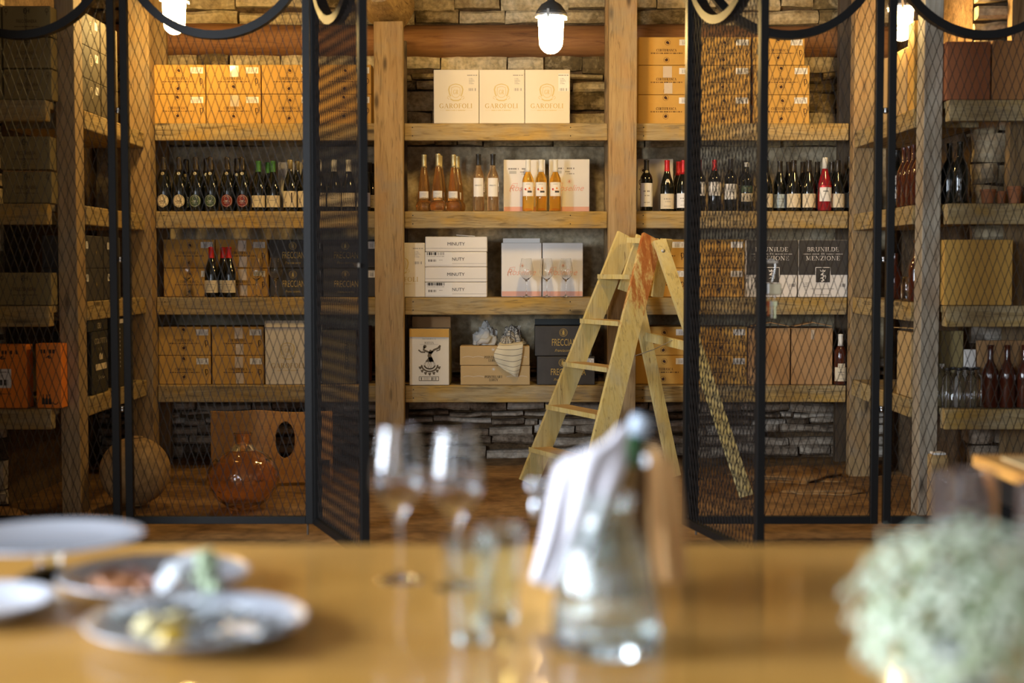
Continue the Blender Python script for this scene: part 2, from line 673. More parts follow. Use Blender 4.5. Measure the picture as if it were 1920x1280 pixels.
def _glyphs():
    T, K = 0.05, 0.15
    g = {}

    def stem(x, z0=0.0, z1=1.0, s0=True, s1=True, k=K):
        o = [([(x, z0), (x, z1)], k, k)]
        if s0:
            o.append(([(x - 0.15, z0 + T / 2), (x + 0.15, z0 + T / 2)], T, T))
        if s1:
            o.append(([(x - 0.15, z1 - T / 2), (x + 0.15, z1 - T / 2)], T, T))
        return o

    def ln(*p, t=T, k=None):
        return [(list(p), t, k if k is not None else t)]
    g['I'] = (stem(0.15), 0.3)
    g['L'] = (stem(0.15) + ln((0.15, T / 2), (0.58, T / 2)) + ln((0.58, 0), (0.58, 0.22)), 0.6)
    g['F'] = (stem(0.15) + ln((0.15, 0.97), (0.56, 0.97)) + ln((0.56, 1), (0.56, 0.8)) + ln((0.15, 0.52), (0.45, 0.52)) + ln((0.45, 0.42), (0.45, 0.62)), 0.58)
    g['E'] = (g['F'][0] + ln((0.15, T / 2), (0.6, T / 2)) + ln((0.6, 0), (0.6, 0.22)), 0.62)
    g['T'] = (stem(0.36, s1=False) + ln((0.0, 0.97), (0.72, 0.97)) + ln((0.02, 1), (0.02, 0.8)) + ln((0.7, 1), (0.7, 0.8)), 0.72)
    g['O'] = ([(_arc(0.42, 0.5, 0.36, 0.47, 0, 360, 22), T, K)], 0.84)
    g['Q'] = (g['O'][0] + ln((0.45, 0.2), (0.8, -0.15)), 0.84)
    g['C'] = ([(_arc(0.42, 0.5, 0.36, 0.47, 50, 310, 18), T, K)] + ln((0.68, 0.72), (0.68, 1.0)), 0.72)
    g['G'] = ([(_arc(0.42, 0.5, 0.36, 0.47, 50, 325, 18), T, K)] + ln((0.68, 0.72), (0.68, 1.0)) + ln((0.7, 0.05), (0.7, 0.42), t=K * 0.8) + ln((0.55, 0.42), (0.84, 0.42)), 0.84)
    g['U'] = ([([(0.15, 1.0)] + _arc(0.42, 0.34, 0.27, 0.31, 180, 360, 12) + [(0.69, 1.0)], T, K * 0.85)] + ln((0, 0.97), (0.3, 0.97)) + ln((0.56, 0.97), (0.84, 0.97)), 0.84)
    g['J'] = ([([(0.3, 1.0), (0.3, 0.2)] + _arc(0.16, 0.1, 0.14, 0.2, 0, -120, 6), T, K)] + ln((0.15, 0.97), (0.45, 0.97)), 0.45)
    g['R'] = (stem(0.15) + [([(0.15, 0.97), (0.32, 0.97)] + _arc(0.34, 0.74, 0.22, 0.23, 90, -90, 10) + [(0.15, 0.51)], T, K)] + ln((0.32, 0.5), (0.66, 0.02), t=K * 0.7, k=K) + ln((0.58, T / 2), (0.78, T / 2)), 0.76)
    g['P'] = (stem(0.15) + [([(0.15, 0.97), (0.32, 0.97)] + _arc(0.34, 0.72, 0.22, 0.25, 90, -90, 10) + [(0.15, 0.47)], T, K)], 0.6)
    g['B'] = (g['P'][0] + [([(0.15, 0.5), (0.34, 0.5)] + _arc(0.36, 0.26, 0.25, 0.24, 90, -90, 10) + [(0.15, 0.02)], T, K)], 0.66)
    g['D'] = (stem(0.15) + [([(0.15, 0.97), (0.3, 0.97)] + _arc(0.32, 0.5, 0.4, 0.47, 90, -90, 14) + [(0.15, 0.03)], T, K)], 0.78)
    g['A'] = (ln((0.08, 0), (0.4, 1.0), t=T) + ln((0.38, 1.0), (0.74, 0), t=K) + ln((0.18, 0.33), (0.6, 0.33)) + ln((-0.04, T / 2), (0.22, T / 2)) + ln((0.58, T / 2), (0.9, T / 2)), 0.84)
    g['V'] = (ln((0.08, 1), (0.42, 0), t=K) + ln((0.42, 0), (0.74, 1), t=T) + ln((-0.04, 0.97), (0.24, 0.97)) + ln((0.6, 0.97), (0.86, 0.97)), 0.82)
    g['Y'] = (ln((0.08, 1), (0.38, 0.48), t=K) + ln((0.38, 0.48), (0.68, 1), t=T) + stem(0.38, 0, 0.5, s1=False) + ln((-0.04, 0.97), (0.22, 0.97)) + ln((0.56, 0.97), (0.8, 0.97)), 0.76)
    g['N'] = (stem(0.13, k=T) + ln((0.13, 1), (0.72, 0), t=K) + stem(0.72, s0=False, k=T), 0.86)
    g['M'] = (stem(0.13, k=T) + ln((0.15, 1), (0.48, 0.08), t=K) + ln((0.48, 0.08), (0.8, 1), t=T) + stem(0.82, k=K), 0.97)
    g['Z'] = (ln((0.05, 0.97), (0.6, 0.97)) + ln((0.58, 0.97), (0.06, 0.03), t=K) + ln((0.04, 0.03), (0.62, 0.03)) + ln((0.05, 1), (0.05, 0.8)) + ln((0.62, 0), (0.62, 0.2)), 0.66)
    g['S'] = ([(_arc(0.3, 0.74, 0.22, 0.23, 30, 270, 10) + _arc(0.3, 0.26, 0.24, 0.25, 90, -150, 10), T, K)], 0.58)
    return g


GLYPH = _glyphs()


# ------------------------------------------------------------ object helpers
def tag(o, label=None, cat=None, group=None, kind=None):
    for k, v in (('label', label), ('category', cat), ('group', group), ('kind', kind)):
        if v:
            o[k] = v
    return o


def thing(name, loc, rz=0.0, label=None, cat=None, group=None):
    o = bpy.data.objects.new(name, None)
    col.objects.link(o)
    o.empty_display_size = 0.05
    o.location = loc
    o.rotation_euler.z = rz
    return tag(o, label, cat, group)


def dup(root, loc, rz=0.0, label=None, group=None, scale=None, skip=()):
    """copy a thing, its parts and their sub-parts"""
    def cp(o, parent):
        c = o.copy()
        col.objects.link(c)
        if parent:
            c.parent = parent
        for ch in o.children:
            if not any(ch.name.startswith(s) for s in skip):
                cp(ch, c)
        return c
    r = cp(root, None)
    r.location = loc
    r.rotation_euler.z = rz
    if scale:
        r.scale = scale
    if label:
        r['label'] = label
    if group:
        r['group'] = group
    return r


def sheet(rows, nu=14, nv=14, ripple=0.0, freq=5.0, seed=0.0, axis=Vector((0, 1, 0))):
    """smooth cloth grid through rows of control points (each row equal count)"""
    def cr(p, t):
        n = len(p) - 1
        s = min(int(t * n), n - 1)
        u = t * n - s
        a, b, c, d = p[max(s - 1, 0)], p[s], p[s + 1], p[min(s + 2, n)]
        return 0.5 * ((2 * b) + (c - a) * u + (2 * a - 5 * b + 4 * c - d) * u * u + (3 * b - a - 3 * c + d) * u ** 3)
    out = []
    for j in range(nv + 1):
        tv = j / nv
        r = []
        for i in range(nu + 1):
            tu = i / nu
            p = cr([cr(row, tu) for row in rows], tv)
            if ripple:
                p = p + axis * (ripple * sin(freq * 2 * pi * tu + seed) * min(1.0, 0.25 + tv) + ripple * 0.8 * noise.noise(Vector((tu * 4 + seed, tv * 3, seed))))
            r.append(p)
        out.append(r)
    return out


def cloth(name, rows, mat, thick, parent=None, **kw):
    g = sheet(rows, **kw)
    b = MB()
    b.grid(g, mat)
    o = b.build(name, parent)
    s = o.modifiers.new('thickness', 'SOLIDIFY')
    s.thickness = thick
    return o


# ------------------------------------------------------------ room shell
def grid_floor():
    b = MB()
    nx, ny = 90, 120
    x0, x1, y0, y1 = -4.0, 4.4, -2.5, 9.3
    vs, fs = [], []
    for j in range(ny + 1):
        for i in range(nx + 1):
            x, y = x0 + (x1 - x0) * i / nx, y0 + (y1 - y0) * j / ny
            z = 0.012 * noise.noise(Vector((x * 1.3, y * 1.3, 0))) + 0.006 * noise.noise(Vector((x * 6, y * 6, 3)))
            if y > 8.5:
                z += 0.05 * (y - 8.5) * (1 + noise.noise(Vector((x * 3, y * 3, 9))))
            vs.append((x, y, z - 0.012))
    for j in range(ny):
        for i in range(nx):
            a = j * (nx + 1) + i
            fs.append((a, a + 1, a + nx + 2, a + nx + 1))
    b.add(vs, fs, S_FLOOR, True)
    b.box(x0, x1, y0, y1, -0.2, -0.1, S_MORTAR)
    return tag(b.build('floor'), kind='structure')


grid_floor()


def wall_holes(name, mk, span, zs, holes, mat):
    """flat wall made of boxes around rectangular openings; mk(a0, a1, z0, z1, mb)"""
    b = MB()
    a = span[0]
    for (h0, h1, z0, z1) in sorted(holes):
        mk(a, h0, zs[0], zs[1], b)
        mk(h0, h1, zs[0], z0, b)
        mk(h0, h1, z1, zs[1], b)
        a = h1
    mk(a, span[1], zs[0], zs[1], b)
    return tag(b.build(name), kind='structure')


WIN_L = [(0.45, 2.15, 1.0, 2.5), (3.5, 4.7, 1.0, 2.5)]
WIN_B = [(-2.85, -1.75, 0.95, 2.55), (0.95, 2.05, 0.95, 2.55)]
wall_holes('wall_left', lambda a0, a1, z0, z1, b: b.box(-4.2, -4.0, a0, a1, z0, z1, ROOM), (-2.5, 9.3), (-0.1, 3.3), WIN_L, ROOM)
wall_holes('wall_front', lambda a0, a1, z0, z1, b: b.box(a0, a1, -2.7, -2.5, z0, z1, ROOM), (-4.0, 4.4), (-0.1, 3.3), WIN_B, ROOM)
tag(MB().box(4.4, 4.6, -2.5, 9.3, -0.1, 3.3, ROOM).build('wall_right'), kind='structure')
tag(MB().box(-4.2, 4.6, -2.7, 9.5, 3.3, 3.45, W_DARK).build('ceiling'), kind='structure')
GLASS_PANE = plain('window_glass', (0.95, 0.98, 1.0), 0.0, trans=1.0, ior=1.02, spec=0.2)
WHITE_PAINT = plain('white_paint', (0.7, 0.7, 0.68), 0.5)
wn = 0
for (a0, a1, z0, z1) in WIN_L:
    wn += 1
    o = thing('window_%d' % wn, (-4.1, (a0 + a1) / 2, z0))
    tag(o, kind='structure')
    f = MB()
    w, h = a1 - a0, z1 - z0
    for (p0, p1, q0, q1) in ((-w / 2, w / 2, 0, .05), (-w / 2, w / 2, h - .05, h), (-w / 2, -w / 2 + .05, 0, h), (w / 2 - .05, w / 2, 0, h), (-.02, .02, 0, h)):
        f.box(-.03, .03, p0, p1, q0, q1, WHITE_PAINT)
    f.build('window_frame', o)
    MB().box(-.004, .004, -w / 2 + .04, w / 2 - .04, .04, h - .04, GLASS_PANE).build('window_pane', o)
for (a0, a1, z0, z1) in WIN_B:
    wn += 1
    o = thing('window_%d' % wn, ((a0 + a1) / 2, -2.6, z0))
    tag(o, kind='structure')
    f = MB()
    w, h = a1 - a0, z1 - z0
    for (p0, p1, q0, q1) in ((-w / 2, w / 2, 0, .05), (-w / 2, w / 2, h - .05, h), (-w / 2, -w / 2 + .05, 0, h), (w / 2 - .05, w / 2, 0, h), (-.02, .02, 0, h)):
        f.box(p0, p1, -.03, .03, q0, q1, WHITE_PAINT)
    f.build('window_frame', o)
    MB().box(-w / 2 + .04, w / 2 - .04, -.004, .004, .04, h - .04, GLASS_PANE).build('window_pane', o)


def stones(b, x0, x1, z0, z1, Y, matf, hmin=.07, hmax=.17, wmin=.14, wmax=.5, relief=.035, seed=3, skip=None):
    rr = random.Random(seed)
    z = z0
    while z < z1:
        h = rr.uniform(hmin, hmax)
        x = x0 - rr.uniform(0, .2)
        while x < x1:
            w = rr.uniform(wmin, wmax)
            xa, xb = max(x, x0), min(x + w, x1)
            x += w
            if xb - xa < .05 or (skip and skip((xa + xb) / 2, z + h / 2)):
                continue
            g = rr.uniform(.004, .012)
            bm = bmesh.new()
            bmesh.ops.create_cube(bm, size=1.0)
            bmesh.ops.subdivide_edges(bm, edges=bm.edges[:], cuts=3, use_grid_fill=True)
            dz = rr.uniform(-.012, .012)
            yo = rr.uniform(0, relief)
            s = rr.uniform(0, 50)
            hh = h * rr.uniform(.86, 1.02)
            for v in bm.verts:
                q = v.co
                e = max(abs(q.x), abs(q.z)) * 2
                cz = .5 * h * (1 - .5 * g)
                px = (xa + xb) / 2 + q.x * (xb - xa - g)
                pz = z + cz + dz + q.z * (hh - g) + .016 * noise.noise(Vector((px * 3, s, 0)))
                py = Y + .06 + q.y * .12 + (-yo if q.y < 0 else 0)
                if q.y < 0:
                    py += (.022 if e > .95 else 0) + (.018 if abs(q.x) > .45 and abs(q.z) > .45 else 0)
                n3 = noise.noise_vector(Vector((px * 9, pz * 12, s)))
                v.co = Vector((px + n3.x * .009, py + n3.y * .018, pz + n3.z * .009))
            b.frombm(bm, matf(z + h / 2, (xa + xb) / 2, rr), False)
        z += h


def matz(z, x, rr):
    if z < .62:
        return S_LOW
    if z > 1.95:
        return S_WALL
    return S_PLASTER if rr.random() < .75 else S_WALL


wb = MB()
YW = 8.92
wb.box(-4.0, 4.4, YW + .06, 9.3, -.1, 3.3, S_MORTAR)
LOGZ = (2.50, 2.72)
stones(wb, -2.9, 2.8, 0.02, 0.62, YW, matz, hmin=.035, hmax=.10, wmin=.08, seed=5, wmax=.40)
rend = []
for j in range(61):
    z = .60 + 1.37 * j / 60
    row_ = []
    for i in range(181):
        x = -2.9 + 5.7 * i / 180
        n_ = noise.noise(Vector((x * 1.6, z * 3.2, 1))) * .035 + noise.noise(Vector((x * 6, z * 9, 4))) * .012 + (.02 if noise.noise(Vector((x * .8, round(z * 4.2) * 1.3, 8))) > .12 else 0)
        row_.append(Vector((x, YW + .02 + n_, z)))
    rend.append(row_)
wb.grid(rend, S_PLASTER)
stones(wb, -2.9, 2.8, 1.97, 2.50, YW, matz, hmin=.045, hmax=.14, wmax=.45, seed=11)
stones(wb, -2.9, 2.8, 2.72, 2.93, YW, matz, hmin=.09, hmax=.14, wmin=.2, wmax=.6, seed=14)
tag(wb.build('wall_back'), kind='structure')


def log(name, a, b_, r, mat, label, seed=0, end_mat=None):
    mb = MB()
    a, b_ = Vector(a), Vector(b_)
    n, k = 40, 20
    t = (b_ - a).normalized()
    u = t.orthogonal().normalized()
    w = t.cross(u)
    vs, fs = [], []
    for i in range(n + 1):
        c = a.lerp(b_, i / n)
        for j in range(k):
            an = 2 * pi * j / k
            d = u * cos(an) + w * sin(an)
            q = d * 1.6 + Vector((i * .16, seed, 0))
            vs.append(c + d * r * (1 + .09 * noise.noise(q)) + Vector((0, 0, .012 * noise.noise(Vector((i * .2, seed, 5))))))
    for i in range(n):
        for j in range(k):
            j2 = (j + 1) % k
            fs.append((i * k + j, i * k + j2, (i + 1) * k + j2, (i + 1) * k + j))
    mb.add(vs, fs, mat, True)
    mb.add(vs[:k], [tuple(range(k))], end_mat or mat)
    mb.add(vs[-k:], [tuple(range(k))], end_mat or mat)
    return tag(mb.build(name), label, 'log')


log('wall_log', (-2.9, 8.93, 2.63), (2.8, 8.93, 2.61), .098, W_LOG, 'red-brown squared log let into the stone wall above the white cartons', 1)
log('wall_log', (-2.9, 8.93, 3.03), (2.8, 8.93, 3.03), .10, W_LOG, 'dark log at the very top of the back wall, by the ceiling', 2)
log('ceiling_log', (-.735, 7.9, 2.83), (-.75, 8.83, 2.82), .155, W_BARK, 'rough round bark-covered log end resting on the timber post left of centre', 7)

# earth bank and stones at the foot of the side shelves
for (x, y, r, sc, lab) in ((-2.75, 6.62, .36, (1.2, .5, .28), 'low rough stone step at the foot of the left shelving'),
                           (1.62, 8.3, .26, (1.2, 1, .14), 'flat pale boulder on the floor under the right-hand back shelves'),
                           (1.72, 7.75, .2, (1.1, .6, .12), 'flat reddish stone in front of the right-hand back post')):
    b = MB()
    b.ball((0, 0, 0), r, S_FLOOR, 4, sc, .5)
    tag(b.build('floor_boulder', None, (x, y, -.01)), lab, 'stone')


# ------------------------------------------------------------ timber shelving
def post(x0, x1, y0, y1, z0, z1, mat, parent, lo, name='post'):
    b = MB()
    b.rbox(x0 - lo[0], x1 - lo[0], y0 - lo[1], y1 - lo[1], z0, z1, .004, mat, .004)
    return b.build(name, parent)


def board(x0, x1, y0, y1, zt, th, mat, parent, lo, name='shelf_board', nails=()):
    b = MB()
    zt -= .002
    b.rbox(x0 - lo[0], x1 - lo[0], y0 - lo[1], y1 - lo[1], zt - th, zt, .006, mat, .0012)
    for nx in nails:
        for dz in (.025, .075):
            b.disc(nx - lo[0], zt - dz, .0035, y0 - lo[1] - .004, BLACK_METAL, 8)
    return b.build(name, parent)


SZ = [2.07, 1.552, 1.04, .516]     # heights of the back shelves
SF = [2.03, 1.53, 1.033, .528]     # front-facing corner shelves
SS = [2.01, 1.53, 1.045, .56]      # side shelves
YS = 8.45                          # front edge of the back shelves
PXS = [(-2.27, -2.115), (-.803, -.639), (.567, .727), (1.994, 2.165)]
lo = (0, YS)
rack = thing('timber_shelving', (0, YS, 0), 0, 'long rough-sawn timber shelving of four tiers against the stone wall', 'shelving')
for i, (a, c) in enumerate(PXS):
    top = P(731, 40, 8.38).z if i == 1 else 3.29
    post(a, c, 8.36, 8.46 if i else 8.5, -.02, top, W_POST, rack, lo)
    m = (a + c) / 2 - (.002 if i == 0 else 0)
    post(m - .075, m + .075, 8.785, 8.842, 0, 3.29 if i != 1 else 2.6, W_DARK if i in (1, 3) else W_POST, rack, lo, 'rear_post')
for z in SZ:
    for i in range(3):
        xa, xb = PXS[i][1] + .001, PXS[i + 1][0] - .001
        board(xa, xb, YS + .012, YS + .062, z, .102, W_SHELF, rack, lo, 'shelf_edge_beam', (xa + .05, xb - .22))
        board(xa - .05, xb + .05, YS + .063, 8.795, z, .035, W_SHELF, rack, lo)

for side, xs, lab in ((-1, -2.15, 'side shelving with four tiers running back along the left of the cage'),
                      (1, 2.0, 'side shelving with four tiers running back along the right of the cage')):
    r = thing('timber_side_shelving', (xs, 7.1, 0), 0, lab, 'shelving')
    l2 = (xs, 7.1)
    if side < 0:
        post(-2.245, -2.155, 7.05, 7.2, -.02, 3.29, W_POSTG if 0 else W_POST, r, l2)
    else:
        post(2.015, 2.105, 7.0, 7.13, -.02, 3.29, W_POSTG, r, l2)
    for z in SS:
        if side < 0:
            board(xs - .40, xs, 7.205, 8.355, z, .095, W_SHELFY, r, l2)
        else:
            board(xs, xs + .33, 7.135, 8.355, z, .095, W_SHELFY, r, l2)
for side, (xa, xb), lab in ((-1, (-3.3, -2.255), 'dim corner shelving facing forward at the far left of the cage'),
                            (1, (2.115, 3.2), 'corner shelving facing forward at the far right of the cage')):
    r = thing('timber_corner_shelving', ((xa + xb) / 2, 6.93, 0), 0, lab, 'shelving')
    l2 = ((xa + xb) / 2, 6.93)
    for z in SF:
        yb = 7.19 if side < 0 else 7.125
        board(xa, xb, 6.93, 7.0, z, .102, W_SHELF, r, l2, 'shelf_edge_beam')
        board(xa, xb, 7.001, yb, z - .001, .035, W_SHELF, r, l2)
    if side > 0:
        post(2.48, 2.64, 7.128, 7.2, 0, 3.29, W_POST, r, l2, 'rear_post')
        post(3.2, 3.3, 6.95, 7.1, 0, 3.29, W_POSTG, r, l2)
    else:
        post(-3.4, -3.3, 6.95, 7.1, 0, 3.29, W_POST, r, l2)
# unseen plastered blocks, added to keep window daylight off the sides of the cage
tag(MB().box(-4.0, -2.22, 5.0, 5.3, -.1, 3.3, ROOM).build('wall_light_block_left'), kind='structure')
tag(MB().box(2.3, 4.4, 5.0, 5.3, -.1, 3.3, ROOM).build('wall_light_block_right'), kind='structure')
w = MB()
w.box(-4.0, -2.6, 7.3, 7.4, -.1, 3.3, S_MORTAR)
stones(w, -3.5, -2.6, 0, 3.2, 7.24, matz, seed=21)
w.box(-2.65, -2.6, 7.4, 8.95, -.1, 3.3, S_MORTAR)
tag(w.build('wall_corner_left'), kind='structure')
w = MB()
w.box(2.34, 4.4, 7.3, 7.4, -.1, 3.3, S_MORTAR)
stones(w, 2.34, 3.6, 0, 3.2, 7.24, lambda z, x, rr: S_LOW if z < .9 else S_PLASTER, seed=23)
w.box(2.34, 2.39, 7.4, 8.95, -.1, 3.3, S_MORTAR)
tag(w.build('wall_corner_right'), kind='structure')

# ------------------------------------------------------------ expanded-metal cage
YF = 6.4
PW = .847
FW = .034
Z0F = P(960, 981, YF).z
ZRC = P(960, -106, YF).z
ROUT = .4235
HF = ZRC + ROUT + .03 - Z0F
PITCH, DIAM = .0357, .1020


def make_panel(name, label, cat, seed, group=None):
    """local: x 0..PW along the panel, z from its lower edge"""
    r = thing(name, (0, 0, 0), 0, label, cat, group)
    f = MB()
    d = FW / 2
    for (x0, x1, z0, z1) in ((0, FW, 0, HF), (PW - FW, PW, 0, HF), (FW, PW - FW, 0, FW), (FW, PW - FW, HF - FW, HF)):
        f.rbox(x0, x1, -d, d, z0, z1, .002, BLACK_METAL)
    f.build('frame', r)
    zc = ZRC - Z0F
    g = MB()
    n = 64
    vs, fs = [], []
    ro, ri = ROUT - .002, ROUT - .038
    for i in range(n):
        a = 2 * pi * i / n
        for rad in (ri, ro):
            for y in (-.024, .024):
                vs.append((PW / 2 + rad * cos(a), y, zc + rad * sin(a)))
    for i in range(n):
        j = (i + 1) % n
        a, b_ = i * 4, j * 4
        fs += [(a, b_, b_ + 1, a + 1), (a + 2, a + 3, b_ + 3, b_ + 2), (a, a + 2, b_ + 2, b_), (a + 1, b_ + 1, b_ + 3, a + 3)]
    g.add(vs, fs, BLACK_METAL, False)
    g.build('ring', r)
    m = MB()
    sl = DIAM / PITCH
    x0, x1, z0, z1 = FW - .004, PW - FW + .004, FW - .004, HF - FW + .004
    for s in (sl, -sl):
        L = sqrt(1 + s * s)
        k = -int((z1 - z0) / sl / PITCH) - 2
        kmax = int((x1 - x0) / PITCH + (z1 - z0) / sl / PITCH) + 3
        off = (seed * .013) % PITCH
        for q in range(k, kmax):
            xc = x0 + off + q * PITCH      # crosses z0 here
            t0, t1 = (x0 - xc), (x1 - xc)
            u0, u1 = sorted((0.0, (z1 - z0) / s))
            a, b_ = max(t0, u0), min(t1, u1)
            if b_ - a < .004:
                continue
            segs = [(a, b_)]
            # cut out the ring: point (xc+t, z0+s t)
            dx, dz = xc - PW / 2, z0 - zc
            A, B, C = 1 + s * s, 2 * (dx + s * dz), dx * dx + dz * dz - (ROUT - .02) ** 2
            D = B * B - 4 * A * C
            if D > 0:
                c0, c1 = (-B - sqrt(D)) / 2 / A, (-B + sqrt(D)) / 2 / A
                segs = [(p, min(b_, c0)) for p in (a,) if min(b_, c0) - p > .004] + [(max(a, c1), b_)] if c1 > a and c0 < b_ else segs
                segs = [x for x in segs if x[1] - x[0] > .004]
            yy = .0008 if s > 0 else -.0008
            for (p, r_) in segs:
                if z0 + s * (p + r_) / 2 > zc and abs(xc + (p + r_) / 2 - PW / 2) < .0:
                    continue
                m.beam((xc + p, yy, z0 + s * p), (xc + r_, yy, z0 + s * r_), .0021, .0034, MESH_METAL,
                       wdir=Vector((s / L, .22, -1 / L)))
    m.build('expanded_mesh', r)
    return r


def hinge(parent, x, z):
    b = MB()
    b.tube([(x, -.004, z - .012), (x, -.004, z + .004)], .008, CHROME, 10)
    b.tube([(x, -.004, z + .004), (x, -.004, z + .014)], .0105, CHROME, 6)
    b.box(x - .014, x + .0115, -.003, .001, z - .006, z + .002, BLACK_METAL)
    b.build('hinge_bolt', parent)


X1 = PX(232, YF)
fixed = [(X1 - .024 - PW, 'black expanded-metal screen at the far left, before the orange cartons'),
         (X1, 'black expanded-metal cage panel in front of the left back shelves and the glass demijohn'),
         (PX(1650, YF) - PW, 'black expanded-metal cage panel before the black and white cartons'),
         (PX(1650, YF) + .024, 'black expanded-metal cage panel at the far right of the cage')]
panels = []
for i, (x, lab) in enumerate(fixed):
    p = make_panel('mesh_screen', lab, 'mesh panel', i * 3 + 1)
    p.location = (x, YF, Z0F)
    panels.append(p)
HZ = [P(960, y, YF).z - Z0F for y in (208, 487, 767)]
for z in HZ:
    hinge(panels[0], PW + .012, z)
    hinge(panels[1], PW + .010, z)
    hinge(panels[2], PW + .012, z)
    hinge(panels[2], -.012, z)
gl = make_panel('cage_gate', 'left gate of the cage, swung open towards the table', 'gate', 5)
gl.location = (PX(592, YF), YF - .02, Z0F)
gl.rotation_euler.z = -radians(69)
gr = make_panel('cage_gate', 'right gate of the cage, swung open with a padlock on it', 'gate', 9)
gr.location = (PX(1287, YF), YF - .02, Z0F)
gr.rotation_euler.z = -radians(76.7)
# latch plates on the free edges, drop bolts at the hinge corners
b = MB()
b.box(PW - .05, PW + .012, -.03, -.022, -.008, .008, CHROME)
b.build('latch', gl, (0, 0, P(665, 497, 5.65).z - Z0F))
b = MB()
b.box(PW - .02, PW, .017, .062, -.004, .004, CHROME)
b.build('latch', gr, (0, 0, P(1440, 491, 5.6).z - Z0F))
for p, x in ((panels[1], PW - .03), (panels[2], .03)):
    b = MB()
    b.tube([(x, .026, -Z0F + .002), (x, .026, .25)], .005, RING_METAL, 8)
    b.tube([(x, .026, .2), (x + .03, -.01 + .026, .2)], .004, RING_METAL, 6)
    b.build('drop_bolt', p)

# padlock with keys
pc = P(1443, 490, 5.6)
pl = thing('padlock', (pc.x, pc.y, P(1440, 550, 5.6).z), 0, 'brass-grey padlock with a bunch of keys hanging from the right gate', 'padlock')
BRASS = plain('brushed_brass', (0.52, 0.45, 0.30), 0.35, metal=0.7)
s = MB()
arc = [(-.019, 0, .02)] + [(-.012 + .0 + .028 * cos(a) + .006, 0, .115 + .02 * sin(a)) for a in [pi - pi * i / 10 for i in range(11)]] + [(.010, 0, .05), (.006, 0, .03)]
s.tube([(-.028, 0, .055), (-.024, 0, .08), (-.018, 0, .115), (-.008, 0, .13), (.006, 0, .136), (.018, 0, .128), (.023, 0, .11), (.018, 0, .08), (.010, 0, .048), (.005, 0, .03)], .0048, CHROME, 8)
s.build('shackle', pl)
s = MB()
s.rbox(-.004, .046, -.011, .011, -.006, .040, .003, BRASS)
s.rbox(-.012, .002, -.010, .010, -.004, .042, .003, CHROME)
s.build('lock_body', pl)
s = MB()
s.tube([(.010 + .012 * cos(a), 0, -.018 + .014 * sin(a)) for a in [2 * pi * i / 14 for i in range(14)]], .0015, CHROME, 6, close=True)
s.build('key_ring', pl)
for k, (dx, c) in enumerate(((-.004, (0.85, 0.20, 0.03)), (.010, (0.6, 0.58, 0.5)), (.022, (0.66, 0.68, 0.42)))):
    s = MB()
    mt = plain('key_%d' % k, c, .4, metal=0.0 if k == 0 else .6)
    s.rbox(dx - .008, dx + .008, -.0015 - .003 * k, .0015 - .003 * k, -.050, -.030, .001, mt)
    s.rbox(dx - .0035, dx + .0045, -.001 - .003 * k, .001 - .003 * k, -.098 if k else -.088, -.050, .001, mt)
    s.build('key' if k else 'orange_key_tag', pl)


# ------------------------------------------------------------ lamps
CAP = plain('lamp_cap', (0.085, 0.08, 0.07), 0.45, metal=0.3)
RIM = plain('lamp_rim', (0.55, 0.52, 0.46), 0.35, metal=0.4)
GLOW = plain('lamp_glow', (0.9, 0.85, 0.7), 0.3, emit=(LAMP_COL, LAMP_STRENGTH))
CABLE = plain('cable', (0.02, 0.02, 0.02), 0.5)


def lamp(xp, ybot, Y, sc, label):
    bot = P(xp, ybot, Y)
    t = thing('pendant_lamp', bot, 0, label, 'lamp', 'glass bulkhead lamps over the cage')
    d = MB()
    R = .064 * sc
    H = .185 * sc
    prof = [(0.0005, 0)] + [(R * .93 * sin(a), R * .93 * (1 - cos(a))) for a in [pi / 2 * i / 8 for i in range(1, 9)]] + [(R, H * .8), (R * 1.02, H)]
    d.lathe(prof, GLOW, 28)
    d.build('glass_dome', t)
    c = MB()
    c.lathe([(R * 1.02, H), (R * 1.28, H), (R * 1.30, H + .006), (R * 1.28, H + .013), (R * 1.0, H + .014)], RIM, 28)
    for a in (0.3, 2.4, 4.5):
        c.beam((R * 1.25 * cos(a), R * 1.25 * sin(a), H - .012), (R * 1.25 * cos(a), R * 1.25 * sin(a), H + .03), .012, .008, RIM)
    c.build('clamp_ring', t)
    c = MB()
    c.lathe([(R * 1.24, H + .013), (R * 1.15, H + .03), (R * .8, H + .062), (R * .45, H + .075), (R * .3, H + .082), (R * .28, H + .12), (.006, H + .125)], CAP, 28)
    c.build('cap', t)
    c = MB()
    c.tube([(0, 0, H + .12), (0, 0, 3.31 - bot.z)], .006, CABLE, 8)
    c.build('cable', t)
    return t


lamp(327, 65, 7.78, .97, 'glowing glass pendant lamp at the upper left, behind the mesh above the tan cartons')
lamp(1033, 101, 7.3, 1.0, 'glowing glass pendant lamp hanging free above the white cartons in the middle bay')
lamp(1690, 77, 7.42, .92, 'glowing glass pendant lamp at the upper right, seen between two cage uprights')

# ------------------------------------------------------------ step ladder
lad = thing('step_ladder', (.7, 8.0, 0), 0, 'old yellow-painted wooden step ladder with a rusty-orange stain, standing open before the shelves', 'ladder')
LO = Vector((.7, 8.0, 0))
fb, ft = PF(990, 905), P(1174, 441, 8.25)
nb, ntp = PF(1101, 940), P(1222, 445, 7.95)
SD = (nb - fb).normalized()
RUST = W_LADDER.copy()
RUST.name = 'ladder_paint_with_rust'


